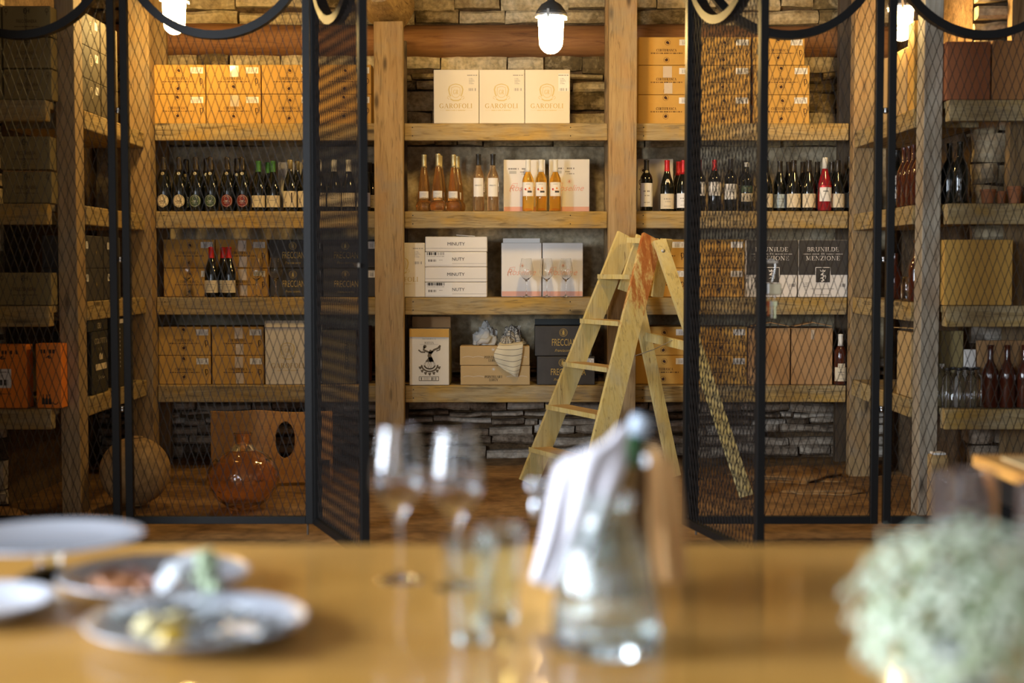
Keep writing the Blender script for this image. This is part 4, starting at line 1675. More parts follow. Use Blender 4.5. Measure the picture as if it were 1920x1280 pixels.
# ---- left side shelving (faces right)
def side_box(side, Y0, Y1, z, h, mat, lab, name, pr=None, d=.22, xs=None, top=None):
    xs = xs if xs is not None else (-2.162 if side < 0 else 2.012)
    t = thing(name, (xs, (Y0 + Y1) / 2, z), radians(90) * (1 if side < 0 else -1), lab, 'box')
    w = Y1 - Y0
    b = shell(w * .99, h, d, mat)
    if pr:
        pr(b, w, h)
    b.build('printed_board' if pr else 'board', t)
    return t, w, h


def ring_pr(b, w, h):
    b.ring(-w * .02, h * .62, h * .17, .003, -EPS, CREAM, 20)
    b.ring(-w * .02, h * .62, h * .11, .002, -EPS, CREAM, 16)


for c, (Ya, Yb) in enumerate(((7.215, 7.535), (7.545, 7.865))):
    for r_ in range(3):
        t, w, h = side_box(-1, Ya, Yb, SS[0] + r_ * .166, .165, OLIVEB, 'olive carton with ring mark, %s tier, %s column, left side shelf' % (('bottom', 'middle', 'top')[r_], ('near', 'far')[c]), 'olive_wine_carton', ring_pr)
        t['group'] = 'olive cartons on the side shelf'
        sticker(MB(), w * .2, w * .36, h * .62, h * .86, -EPS).build('barcode_sticker', t)
    for r_ in range(2):
        t, w, h = side_box(-1, Ya, Yb, SS[2] + r_ * .168, .167, DARKB, 'dark carton with a small white sticker, %s tier, %s one, third left side shelf' % (('bottom', 'top')[r_], ('near', 'far')[c]), 'dark_side_carton', lambda b, w, h: seal(b, w * .1, h * .5, h * .07, -EPS, GOLD))
        t['group'] = 'dark cartons on the side shelf'
        sticker(MB(), -w * .46 if c == 0 else -w * .3, -w * .34 if c == 0 else -w * .18, h * .6, h * .82, -EPS).build('barcode_sticker', t)


def col_pr(b, w, h):
    b.text('COLUTTA', w * .05, h * .80, h * .085, -EPS, CREAM, width=w * .72)
    b.text('V.XII.', w * .02, h * .69, h * .04, -EPS, CREAM, width=w * .22)
    b.poly([(-w * .08, h * .54), (w * .16, h * .54), (w * .14, h * .64), (w * .08, h * .61), (w * .02, h * .65), (-w * .05, h * .62)], -EPS, CREAM)
    b.rect(-w * .28, w * .38, h * .375, h * .475, -EPS, CREAM)
    b.stroke([(-w * .15, h * .2), (-w * .08, h * .3), (-w * .06, h * .22), (w * .02, h * .27), (w * .06, h * .22), (w * .12, h * .27), (w * .15, h * .23), (w * .26, h * .25)], .003, .003, -EPS, CREAM)


side_box(-1, 7.30, 7.60, SS[3], .325, BLACKB, 'black-green carton with white lettering on the lowest left side shelf', 'black_green_carton', col_pr, .2)
t, w, h = side_box(-1, 7.78, 8.05, SS[3], .38, BLACKB, 'tall black carton with a dotted white border, behind the black-green carton', 'black_dotted_carton', lambda b, w, h: (
    b.rect(-w * .48, w * .48, h * .05, h * .98, -EPS, GREYB), b.rect(-w * .36, w * .36, h * .0, h * .92, -EPS * 1.6, BLACKB),
    [b.disc(s_ * w * .33, h * (.3 + .06 * k), .006, -EPS * 2.2, GREYB, 8) for s_ in (-1, 1) for k in range(10)]), .2)
t, w, h = side_box(-1, 7.24, 7.60, SS[3] + .327, .06, BLACKB, 'small black box lying on top of the black-green carton', 'small_black_box', lambda b, w, h: b.text('CRU', w * .05, h * .2, h * .5, -EPS, CREAM, 'sans', width=.06), .12)


# ---- far-left corner shelving (faces forward)
def beige_pr(b, w, h):
    b.text('FRECCIANERA', 0, h * .44, h * .11, -EPS, INK, 'sans', width=w * .42)
    b.text('FRANCIACORTA', w * .01, h * .5, h * .08, -EPS * 1.4, BLK, 'sans', width=h * .9, rot=1)
    b.text('EH', 0, h * .76, h * .14, -EPS, BLK, 'sans', width=w * .12)
    b.lines(-w * .25, w * .25, h * .3, h * .03, -EPS, INK, 3)
    for u in (-.42, .42):
        b.ring(u * w, h * .84, h * .05, .002, -EPS, INK, 10, h * .07)
        b.rect(u * w - .001, u * w + .001, h * .68, h * .84, -EPS, INK)


def corner_box(x0, x1, ya, yb, z, mat, lab, name, pr=None, d=.095, Y=6.95, group=None):
    t, b, w, h = new_carton(name, x0, x1, ya, yb, Y, d, mat, lab, z)
    if pr:
        pr(b, w, h)
    b.build('printed_board' if pr else 'board', t)
    if group:
        t['group'] = group
    return t, w, h


g = 'beige cartons on the far left shelving'
hh = .152
for r_ in range(3):
    tier = ('bottom', 'middle', 'top')[r_]
    z = SF[0] + r_ * hh
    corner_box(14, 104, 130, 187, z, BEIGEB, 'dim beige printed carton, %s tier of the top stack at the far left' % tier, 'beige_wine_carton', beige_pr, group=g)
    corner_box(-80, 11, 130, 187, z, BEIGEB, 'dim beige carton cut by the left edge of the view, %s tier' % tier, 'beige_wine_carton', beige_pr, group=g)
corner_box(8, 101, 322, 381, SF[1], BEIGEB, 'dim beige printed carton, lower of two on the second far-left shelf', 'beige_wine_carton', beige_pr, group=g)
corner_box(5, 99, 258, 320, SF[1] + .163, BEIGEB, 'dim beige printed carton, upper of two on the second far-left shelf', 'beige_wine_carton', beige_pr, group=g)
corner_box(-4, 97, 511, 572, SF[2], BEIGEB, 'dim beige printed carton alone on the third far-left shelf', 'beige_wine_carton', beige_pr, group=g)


def orange_pr(kind):
    def f(b, w, h):
        b.text('YELLOW', 0, h * .86, h * .05, -EPS, INK, width=w * .5) if 0 else b.lines(-w * .3, w * .35, h * .85, h * .06, -EPS, INK, 3)
        b.stroke([(-w * .1, h * .78), (-w * .03, h * .80), (w * .02, h * .775), (w * .1, h * .785)], .005, .006, -EPS, BLK)
        b.disc(w * .02, h * .805, .005, -EPS, BLK)
        if kind:
            for k in range(3):
                x = -w * .28 + k * w * .13
                b.poly([(x, h * .06), (x + .014, h * .06), (x + .014, h * .14), (x + .009, h * .17), (x + .009, h * .22), (x + .005, h * .22), (x + .005, h * .17), (x, h * .14)], -EPS, BLK)
            b.ring(w * .25, h * .1, .012, .004, -EPS, BLK, 12, None, pi, 2 * pi)
        else:
            b.rect(-w * .3, w * .2, h * .32, h * .62, -EPS, PAPER)
            b.text('BRUT', -w * .05, h * .48, h * .045, -EPS * 1.6, BLK, 'sans', width=w * .18)
            b.bars(-w * .02, w * .16, h * .36, h * .45, -EPS * 1.6, BLK, 12, 3)
            b.lines(-w * .26, w * .16, h * .56, h * .02, -EPS * 1.6, GREYINK, 3)
            b.lines(-w * .2, w * .2, h * .22, h * .015, -EPS, INK, 3)
    return f


corner_box(-50, 48, 638, 757, SF[3], ORANGEB, 'bright orange champagne carton with a barcode label at the left edge', 'orange_carton', orange_pr(0), .095)
corner_box(65, 113, 636, 757, SF[3], ORANGEB, 'bright orange champagne carton with a bottle pictogram, next to the timber post', 'orange_carton', orange_pr(1), .095)

# ---- right side and far-right shelving boxes
side_box(1, 7.32, 7.78, SS[0], .33, PALEK, 'light brown carton lit by the right lamp on the top right side shelf', 'light_side_carton', None)
side_box(1, 7.18, 7.30, SS[0], .44, KRAFT, 'tall narrow brown carton at the near end of the top right side shelf', 'narrow_side_carton', None, .1)
t, w, h = side_box(1, 7.16, 7.42, SS[3], .33, PALEK, 'light brown carton with open flaps on the lowest right side shelf', 'open_side_carton', None, .2)
f = MB()
f.beam((-w / 2, .02, h + .015), (w / 2, .05, h + .02), .003, .08, PALEK, wdir=Vector((0, 0, 1)))
f.build('lid_flap', t)
corner_box(1768, 1850, 76, 185, SF[0], REDB, 'red-brown carton, left of two on the top far-right shelf', 'red_brown_carton', None, .16)
corner_box(1853, 1960, 74, 185, SF[0], plain('warm_brown_board', (.36, .16, .05), .75, var=.06, vscale=9), 'warm brown carton, right of two on the top far-right shelf', 'warm_brown_carton', None, .16)
t, w, h = corner_box(1769, 1898, 448, 571, SF[2], KRAFT, 'large plain tan carton alone on the third far-right shelf', 'tan_carton', None, .17)
corner_box(1757, 1808, 622, 762, SF[3], BEIGEB, 'beige carton standing behind the small clear bottles', 'beige_side_carton', None, .028, 7.088)
corner_box(1809, 1832, 657, 762, SF[3], GREYB, 'narrow white carton behind the small clear bottles', 'narrow_white_carton', None, .028, 7.088)
corner_box(1834, 1960, 640, 762, SF[3], KRAFT2, 'brown carton standing behind the tall brown bottles', 'brown_side_carton', None, .028, 7.088)


# ------------------------------------------------------------ bottles
G_DARK = plain('dark_green_glass', (0.006, 0.007, 0.005), 0.08, spec=.6, coat=.5)
G_BROWN = plain('brown_glass', (0.10, 0.022, 0.010), 0.06, spec=.6, trans=.35, coat=.5)
G_ROSE = plain('rose_wine_glass', (0.98, 0.62, 0.26), 0.02, trans=.95, ior=1.36)
G_ROSE2 = plain('pale_rose_wine_glass', (0.99, 0.74, 0.48), 0.02, trans=.95, ior=1.36)
G_AMBERW = plain('amber_wine_glass', (0.98, 0.56, 0.08), 0.02, trans=.88, ior=1.36)
G_CLEAR = plain('clear_glass', (0.97, 0.98, 0.98), 0.0, trans=1.0, ior=1.45)
G_CLEAR2 = plain('pale_green_glass', (0.90, 0.97, 0.95), 0.01, trans=1.0, ior=1.45)
G_RED = plain('rose_red_wine', (0.42, 0.02, 0.03), 0.06, trans=.4, coat=.4)
G_AMBER = plain('amber_blown_glass', (0.99, 0.72, 0.42), 0.03, trans=.98, ior=1.4, coat=.3)
FOIL_D = plain('dark_foil', (0.05, 0.04, 0.03), 0.32, metal=.6)
FOIL_GR = plain('green_foil', (0.06, 0.20, 0.05), 0.4, metal=.3)
FOIL_R = plain('red_foil', (0.50, 0.018, 0.018), 0.35, metal=.3)
FOIL_W = plain('white_foil', (0.75, 0.72, 0.64), 0.45)
FOIL_G = plain('gold_foil', (0.62, 0.50, 0.24), 0.35, metal=.6)
FOIL_K = plain('black_foil', (0.018, 0.016, 0.014), 0.4)
L_GREEN = plain('dark_green_label', (0.06, 0.10, 0.055), .5)
L_RED = plain('dark_red_label', (0.22, 0.025, 0.02), .5)
L_BLUE = plain('pale_blue_label', (0.42, 0.50, 0.52), .6)
SILVER = plain('silver_ink', (0.55, 0.55, 0.50), .4, metal=.4)

PROF = {
    'sparkling': [(.030, 0), (.041, .002), (.0435, .010), (.0435, .135), (.041, .165), (.034, .198), (.024, .228), (.0175, .252), (.0150, .29), (.0165, .300), (.0165, .312), (.0145, .320), (.010, .323), (.0005, .324)],
    'burgundy': [(.030, 0), (.039, .002), (.041, .010), (.041, .130), (.0385, .155), (.031, .185), (.022, .212), (.0160, .235), (.0145, .285), (.0155, .288), (.0155, .297), (.0005, .299)],
    'bordeaux': [(.028, 0), (.036, .002), (.0375, .008), (.0375, .185), (.035, .203), (.026, .219), (.0175, .231), (.0145, .245), (.0138, .292), (.0152, .294), (.0152, .303), (.0005, .304)],
    'slim': [(.026, 0), (.033, .002), (.0345, .008), (.0345, .195), (.032, .215), (.024, .235), (.0165, .252), (.0142, .275), (.0140, .325), (.0150, .327), (.0150, .338), (.0005, .339)],
    'flared': [(.030, 0), (.044, .004), (.0485, .016), (.0495, .036), (.044, .054), (.0355, .063), (.0385, .072), (.0370, .10), (.033, .15), (.026, .205), (.018, .255), (.0145, .275), (.0142, .325), (.0150, .327), (.0150, .338), (.0005, .339)],
    'small': [(.018, 0), (.026, .002), (.0275, .008), (.0275, .125), (.0255, .145), (.017, .160), (.0135, .168), (.0135, .185), (.0155, .187), (.0155, .195), (.0005, .196)],
    'beer': [(.030, 0), (.038, .002), (.040, .010), (.040, .175), (.037, .200), (.027, .228), (.018, .246), (.0150, .262), (.0140, .325), (.0160, .328), (.0160, .340), (.0005, .341)],
}


def rad_at(pr, z):
    for (r0, z0), (r1, z1) in zip(pr, pr[1:]):
        if z0 <= z <= z1 and z1 > z0:
            return r0 + (r1 - r0) * (z - z0) / (z1 - z0)
    return pr[-1][0]


def bottle(kind, glass, label=None, cap=None, H=None, medal=None, name='wine_bottle', n=20):
    """label: dict(z0,z1,half (radians),mat,shape,pr) ; cap: (z0, mat)"""
    pr = PROF[kind]
    k = (H / pr[-1][1]) if H else 1.0
    pr = [(r, z * k) for r, z in pr]
    top = pr[-1][1]
    t = thing(name, (0, 0, 0))
    b = MB()
    b.lathe(pr, glass, n)
    b.build('bottle_glass', t)
    if cap:
        z0, mt = cap
        cp = [(rad_at(pr, z0) + .0006, z0)] + [(r + .0008, z) for r, z in pr if z > z0 + .002][:-1] + [(.0005, top + .0012)]
        c = MB()
        c.lathe(cp, mt, n)
        c.build('capsule', t)
    if label:
        for L in (label if isinstance(label, list) else [label]):
            r = rad_at(pr, (L['z0'] + L['z1']) / 2) + .0007
            l = MB()
            l.warp = lambda p, r=r: Vector(((r - p.y) * sin(p.x / r), -(r - p.y) * cos(p.x / r), p.z))
            hw = L.get('half', 1.15) * r
            if L.get('shape') == 'oval':
                cz, rz = (L['z0'] + L['z1']) / 2, (L['z1'] - L['z0']) / 2
                rows = []
                for j in range(9):
                    v = -1 + 2 * j / 8
                    half = hw * sqrt(max(0.02, 1 - v * v))
                    rows.append([(half * (-1 + 2 * i / 8), 0, cz + rz * v) for i in range(9)])
                l.grid(rows, L['mat'], False)
                l.ring(0, cz, hw * .86, .002, -.0005, L.get('ink', INK), 20, rz * .86)
                l.ring(0, cz + rz * .35, hw * .35, .002, -.0005, L.get('ink', INK), 12)
                l.lines(-hw * .5, hw * .5, cz - rz * .15, .005, -.0005, L.get('ink', INK), 2)
                l.lines(-hw * .35, hw * .35, cz - rz * .4, .004, -.0005, L.get('ink', INK), 5)
            else:
                l.rect(-hw, hw, L['z0'], L['z1'], 0, L['mat'])
                h = L['z1'] - L['z0']
                f = L.get('pr')
                if f:
                    f(l, hw, L['z0'], h)
                else:
                    l.lines(-hw * .45, hw * .5, L['z0'] + h * .62, h * .07, -.0005, L.get('ink', GREYINK), 3)
                    l.lines(-hw * .3, hw * .35, L['z0'] + h * .45, h * .04, -.0005, L.get('ink', GREYINK), 4)
                    l.lines(-hw * .4, hw * .4, L['z0'] + h * .16, h * .035, -.0005, L.get('ink', GREYINK), 6)
            l.build('label', t)
    if medal:
        zc, mt = medal
        r = rad_at(pr, zc) + .002
        m = MB()
        m.lathe([(.0005, 0), (.0095, 0), (.0105, .001), (.0095, .0022), (.0005, .0025)], mt, 14)
        o = m.build('neck_medallion', t, (0, -r + .001, zc))
        o.rotation_euler.x = radians(90)
    return t


def lab(z0, z1, mat, half=1.15, **k):
    return dict(z0=z0, z1=z1, mat=mat, half=half, **k)


used_b = set()


def putb(proto, x, z, Y, label, group, cat='bottle', X=None, scale=None):
    X = PX(x, Y) if X is None else X
    if proto.name not in used_b:
        used_b.add(proto.name)
        proto.location = (X, Y, z + .0006)
        if scale:
            proto.scale = scale
        return tag(proto, label, cat, group)
    o = dup(proto, (X, Y, z + .0006), random.uniform(-.12, .12), label, group, scale)
    return tag(o, None, cat)


# left bay, second shelf
spark = [bottle('sparkling', G_DARK, lab(.022, .098, m, .85, shape='oval', ink=i), (.235, FOIL_D), medal=(.222, FOIL_G))
         for m, i in ((CREAM, INK), (L_GREEN, SILVER), (L_RED, SILVER))]
g1 = 'dark sparkling wine bottles on the second left shelf'
for x, k, Y, lb in ((310, 0, 8.53, 'sparkling wine bottle with a cream oval label, leftmost in the left bay'),
                    (339, 0, 8.53, 'sparkling wine bottle with a cream oval label, second bottle of the left bay'),
                    (370, 1, 8.53, 'sparkling wine bottle with a green oval label, third in front, left bay'),
                    (398, 1, 8.53, 'sparkling wine bottle with a green oval label, fourth in front, left bay'),
                    (390, 1, 8.64, 'sparkling wine bottle in the second row between the two green labels'),
                    (352, 1, 8.72, 'sparkling wine bottle at the back between the cream and green labels'),
                    (429, 2, 8.53, 'sparkling wine bottle with a dark red oval label, left of the two red ones'),
                    (457, 2, 8.53, 'sparkling wine bottle with a dark red oval label, right of the two red ones'),
                    (447, 2, 8.64, 'sparkling wine bottle in the second row behind the dark red labels')):
    putb(spark[k], x, SZ[1], Y, lb, g1)


def bits(l, hw, z0, h):
    l.lines(-hw * .4, hw * .4, z0 + h * .55, h * .06, -.0005, GREYINK, 2)
    l.stroke([(-hw * .3, z0 + h * .7), (0, z0 + h * .8), (hw * .3, z0 + h * .7)], .001, .001, -.0005, GREYINK)


greenb = bottle('burgundy', G_DARK, lab(.022, .092, CREAM, 1.25, pr=bits), (.232, FOIL_GR))
for x, Y, lb in ((487, 8.53, 'wine bottle with a green capsule and cream label, left of the pair'), (514, 8.53, 'wine bottle with a green capsule and cream label, right of the pair'), (505, 8.64, 'wine bottle with a green capsule standing behind the pair')):
    putb(greenb, x, SZ[1], Y, lb, 'green-capped bottles')
paleb = bottle('burgundy', G_DARK, lab(.022, .118, CREAM, 1.25, pr=lambda l, hw, z0, h: (l.rect(hw * .2, hw * .34, z0 + h * .3, z0 + h * .9, -.0005, INK), l.disc(-hw * .4, z0 + h * .3, .003, -.0005, INK))), (.250, FOIL_G), H=.306)
for x, Y, lb in ((546, 8.53, 'dark bottle with a tall cream label, just left of the cage upright'), (573, 8.53, 'dark bottle with a tall cream label, behind the cage upright'), (559, 8.64, 'dark bottle in the second row between the tall cream labels')):
    putb(paleb, x, SZ[1], Y, lb, 'bottles with tall cream labels')
whitec = bottle('burgundy', G_DARK, lab(.026, .108, CREAM, 1.3, pr=bits), (.235, FOIL_W), H=.306)
for x, lb in ((600, 'dark bottle behind the left gate, leftmost of three'), (628, 'white-capped dark bottle behind the left gate, middle of three'), (655, 'white-capped dark bottle behind the left gate, rightmost of three')):
    putb(whitec, x, SZ[1], 8.53, lb, 'white-capped bottles behind the left gate')
goldc = bottle('burgundy', G_DARK, lab(.026, .108, GREYB, 1.3), (.245, FOIL_G), H=.306)
darkc = bottle('burgundy', G_DARK, lab(.022, .10, CREAM, 1.3), (.240, FOIL_D))
for x, Y, k, lb in ((683, 8.53, 0, 'gold-capped bottle nearest the gate, first of the row running back by the post'), (694, 8.64, 1, 'dark-capped bottle, second of the row running back by the left-centre post'),
                    (701, 8.74, 1, 'dark-capped bottle, last of the row running back by the left-centre post')):
    putb((goldc, darkc)[k], x, SZ[1], Y, lb, 'bottles in a row beside the left-centre post')

# left bay, third shelf: two red-capped bottles
redc = bottle('burgundy', G_DARK, lab(.026, .100, CREAM, 1.25), (.232, FOIL_R))
for x, Y, lb in ((397, 8.50, 'red-capped wine bottle with a cream label, left one on the third left shelf'), (430, 8.50, 'red-capped wine bottle with a cream label, right one on the third left shelf'), (424, 8.60, 'red-capped wine bottle standing behind the right one on the third left shelf')):
    pass
redp = [putb(redc, 397, SZ[2], 8.50, 'red-capped wine bottle with a cream label, left one on the third left shelf', 'red-capped bottles on the third left shelf'),
        putb(redc, 430, SZ[2], 8.50, 'red-capped wine bottle with a cream label, right one on the third left shelf', 'red-capped bottles on the third left shelf'),
        putb(redc, 419, SZ[2], 8.575, 'red-capped wine bottle half hidden between the front two on the third left shelf', 'red-capped bottles on the third left shelf')]

# middle bay
flare = bottle('flared', G_ROSE, lab(.074, .118, GREYB, .8), (.262, FOIL_G), name='flared_rose_bottle')
g = 'flared rosé bottles'
for x, Y, lb in ((796, 8.565, 'flared rosé bottle with a gold cap, front left of the five'), (822, 8.506, 'flared rosé bottle with a gold cap, front middle of the five'), (851, 8.565, 'flared rosé bottle with a gold cap, front right of the five'),
                 (826, 8.655, 'flared rosé bottle behind the front middle one'), (858, 8.69, 'flared rosé bottle behind the front right one')):
    putb(flare, x, SZ[1], Y, lb, g)
min_ = bottle('slim', G_ROSE2, lab(.085, .195, GREYB, .95, pr=lambda l, hw, z0, h: l.text('MINUTY', 0, z0 + h * .56, .008, -.0005, BLK, 'sans', width=.042)), (.272, FOIL_K), name='slim_rose_bottle')
putb(min_, 897.5, SZ[1], 8.52, 'slim pale rosé bottle with a black cap, left of the pair', 'slim rosé bottles')
putb(min_, 924.5, SZ[1], 8.52, 'slim pale rosé bottle with a black cap, right of the pair', 'slim rosé bottles')


def sun_pr(l, hw, z0, h):
    l.disc(-hw * .42, z0 + h * .5, .006, -.0005, FOIL_R, 10)
    l.disc(hw * .2, z0 + h * .56, .006, -.0005, plain('orange_ink', (.8, .3, .05), .6), 10)
    l.rect(-hw * .1, hw * .6, z0 + h * .25, z0 + h * .38, -.0005, DARKB)
    l.rect(-hw * .5, hw * .5, z0 + h * .40, z0 + h * .43, -.0005, plain('orange_ink', (.8, .3, .05), .6))
    l.lines(-hw * .3, hw * .4, z0 + h * .84, h * .05, -.0005, GREYINK, 3)


amb = bottle('slim', G_AMBERW, lab(.088, .170, GREYB, 1.1, pr=sun_pr), (.232, FOIL_W), H=.306, name='amber_rose_bottle')
for x, lb in ((990, 'left'), (1014.5, 'middle'), (1041, 'right')):
    putb(amb, x, SZ[1], 8.52, 'amber rosé bottle with a cream cap, %s of three in front of the white cartons' % lb, 'amber rosé bottles')

# right bay
bord = bottle('bordeaux', G_DARK, lab(.025, .165, PAPER, 1.2), (.240, FOIL_K), medal=(.232, FOIL_G))
putb(bord, 1211, SZ[1], 8.52, 'bordeaux bottle with a tall white label, first bottle right of the centre post', 'bottles on the second right shelf')
redb = bottle('burgundy', G_DARK, lab(.012, .102, CREAM, 1.25), (.235, FOIL_R), medal=(.178, CREAM), H=.303)
putb(redb, 1249.5, SZ[1], 8.52, 'burgundy bottle with a dark red cap and a neck medal', 'bottles on the second right shelf')
redw = bottle('burgundy', G_DARK, lab(.018, .104, PAPER, 1.25), (.218, FOIL_R), H=.303)
putb(redw, 1280, SZ[1], 8.52, 'burgundy bottle with a bright red cap, just left of the right gate', 'bottles on the second right shelf')
putb(redw, 1271, SZ[1], 8.63, 'bright red-capped bottle standing behind its twin left of the right gate', 'bottles on the second right shelf')
redh = bottle('bordeaux', G_DARK, lab(.090, .172, PAPER, 1.2), (.240, FOIL_R))
putb(redh, 1309, SZ[1], 8.52, 'red-capped bottle with a high white label, left one behind the right gate', 'bottles on the second right shelf')
putb(redh, 1338, SZ[1], 8.52, 'red-capped bottle with a high white label, right one behind the right gate', 'bottles on the second right shelf')
dkh = bottle('bordeaux', G_DARK, lab(.068, .160, PAPER, 1.25), (.245, FOIL_K), H=.31)
putb(dkh, 1368, SZ[1], 8.52, 'black-capped bottle with a square white label behind the right gate', 'bottles on the second right shelf')
gld = bottle('bordeaux', G_DARK, [lab(.055, .105, CREAM, 1.1), lab(.110, .150, L_GREEN, 1.1, ink=FOIL_G)], (.262, FOIL_W), H=.29)
putb(gld, 1398, SZ[1], 8.52, 'bottle with a green and gold double label and a silver top behind the right gate', 'bottles on the second right shelf')
putb(dkh, 1394, SZ[1], 8.66, 'black-capped bottle at the back behind the green and gold label', 'bottles on the second right shelf')


def dots(l, hw, z0, h):
    rr = random.Random(5)
    for _ in range(12):
        l.disc(rr.uniform(-hw * .8, hw * .8), z0 + h * rr.uniform(.15, .9), .0014, -.0005, INK, 6)


burw = bottle('burgundy', G_DARK, lab(.020, .102, CREAM, 1.3, pr=dots), (.232, FOIL_D), H=.303)
for x, Y, lb in ((1434, 8.52, 'dark bottle with a low cream label, just right of the gate edge'),
                 (1486, 8.52, 'dark bottle with a speckled cream label, left of the rosé with the white cap'),
                 (1514, 8.52, 'dark bottle with a speckled cream label, directly left of the white-capped rosé'),
                 (1568, 8.52, 'dark bottle with a speckled cream label, right of the white-capped rosé'),
                 (1476, 8.65, 'dark bottle standing behind the speckled labels, leftmost at the back'),
                 (1503, 8.64, 'dark bottle standing behind the speckled labels, middle of the back row'),
                 (1530, 8.64, 'dark bottle at the back just left of the white-capped rosé'),
                 (1557, 8.64, 'dark bottle at the back just right of the white-capped rosé')):
    putb(burw, x, SZ[1], Y, lb, 'bottles on the second right shelf')
blue = bottle('burgundy', G_DARK, lab(.020, .102, L_BLUE, 1.3), (.232, FOIL_D), H=.303)
putb(blue, 1460, SZ[1], 8.58, 'dark bottle with a pale blue label in the right bay', 'bottles on the second right shelf')
putb(blue, 1590, SZ[1], 8.62, 'dark bottle with a pale blue label half hidden by the right-hand post', 'bottles on the second right shelf', scale=(1, 1, 1.1))
roser = bottle('burgundy', G_RED, lab(.056, .150, PAPER, 1.0, pr=lambda l, hw, z0, h: (l.rect(-hw, hw, z0 + h * .88, z0 + h, -.0004, FOIL_R), l.lines(-hw * .4, hw * .4, z0 + h * .6, .006, -.0005, BLK, 2))), (.250, FOIL_W), H=.318, name='red_rose_bottle')
putb(roser, 1544, SZ[1], 8.50, 'bright red rosé bottle with a white cap on the second right shelf', 'bottles on the second right shelf')
whisky = bottle('bordeaux', G_BROWN, [lab(.022, .105, CREAM, 1.2), lab(.106, .128, CREAM, .6)], (.232, FOIL_W), H=.303, name='brown_spirit_bottle')
putb(whisky, 1577, SZ[3], 8.5, 'brown bottle with a round cream label and white cap on the lowest right shelf', None)

# right side shelf (seen along it) and corner
badge = bottle('bordeaux', G_DARK, [lab(.115, .178, PAPER, .9, shape='oval', ink=BLK), lab(.052, .10, PAPER, .9)], (.25, FOIL_K), H=.31)
putb(badge, 0, SS[1], 7.62, 'dark bottle with a round white badge on the right side shelf', 'bottles on the right side shelf', X=2.05)
brown = bottle('beer', G_BROWN, None, None, H=.31, name='brown_bottle', n=18)
for i, (X_, Y) in enumerate(((2.045, 7.18), (2.045, 7.27), (2.045, 7.36), (2.045, 7.45))):
    putb(brown, 0, SS[1], Y, 'plain red-brown bottle, %s of four in file on the right side shelf' % ('nearest', 'second', 'third', 'farthest')[i], 'bottles on the right side shelf', X=X_)
putb(brown, 0, SS[2], 7.20, 'plain red-brown bottle alone at the near end of the third side shelf', None, X=2.045)
putb(brown, 0, SS[2], 7.66, 'plain dark red-brown bottle farther back on the third right side shelf', None, X=2.06, scale=(1, 1, .8))
b = MB()
b.lathe([(.03, 0), (.036, .002), (.038, .01), (.038, .12), (.036, .125), (.034, .12), (.034, .012), (.0005, .010)], G_CLEAR, 20)
t = thing('glass_jar', (2.05, 7.36, SS[2]), 0, 'clear glass jar beside the lone red-brown bottle on the right side shelf', 'jar')
b.build('jar_glass', t)
b = MB()
b.lathe([(.033, .004), (.0345, .006), (.0345, .02), (.0335, .022), (.0005, .022)], plain('jar_sand', (.6, .55, .45), .8), 16)
b.build('jar_filling', t) if 0 else None
dk = bottle('beer', G_DARK, None, None, H=.30, name='dark_bottle', n=18)
putb(dk, 1796, SF[1], 6.985, 'dark unlabelled bottle standing alone on the second far-right shelf', 'dark bottles on the far-right shelf')
putb(dk, 1776, SF[1], 7.075, 'dark unlabelled bottle half hidden by the grey post', 'dark bottles on the far-right shelf')
TERRA = plain('terracotta', (.36, .13, .045), .7, var=.1, vscale=20)
for i, (x, w_, h_) in enumerate(((1849, .072, .070), (1874, .045, .062), (1899, .072, .085), (1926, .05, .08))):
    b = MB()
    b.lathe([(w_ * .36, 0), (w_ * .40, .003), (w_ * .5, h_ * .8), (w_ * .54, h_ * .82), (w_ * .54, h_), (w_ * .48, h_), (w_ * .44, h_ * .8), (.0005, h_ * .3)], TERRA, 18)
    tag(b.build('terracotta_pot', None, (PX(x, 7.02), 7.02, SF[1])), 'small terracotta pot, %s of four in a row on the second far-right shelf' % ('first', 'second', 'third', 'last')[i], 'pot', 'terracotta pots')
smallb = bottle('small', G_CLEAR, None, (.182, FOIL_K), name='small_clear_bottle', n=16)
i = 0
for Y, xs in ((6.985, (1779, 1801, 1823)), (7.045, (1790, 1812, 1834))):
    for x in xs:
        if x == 1758:
            continue
        putb(smallb, x, SF[3], Y, 'small clear bottle with dark lid, number %s from left in the %s row' % (('one', 'two', 'three')[xs.index(x)], 'front' if Y < 7 else 'back'), 'small clear bottles')
wcap = bottle('small', G_CLEAR, None, (.196, FOIL_W), H=.212, name='white_capped_bottle', n=16)
putb(wcap, 1768, SF[3], 7.05, 'small clear bottle with a tall white cap among the dark-lidded ones', None, scale=(.8, .8, 1))
brl = bottle('beer', G_BROWN, None, None, H=.31, name='tall_brown_bottle', n=18)
for x, lb in ((1859, 'left'), (1891, 'middle'), (1923, 'right')):
    putb(brl, x, SF[3], 6.985, 'tall glossy brown bottle, %s of three on the lowest far-right shelf' % lb, 'tall brown bottles')


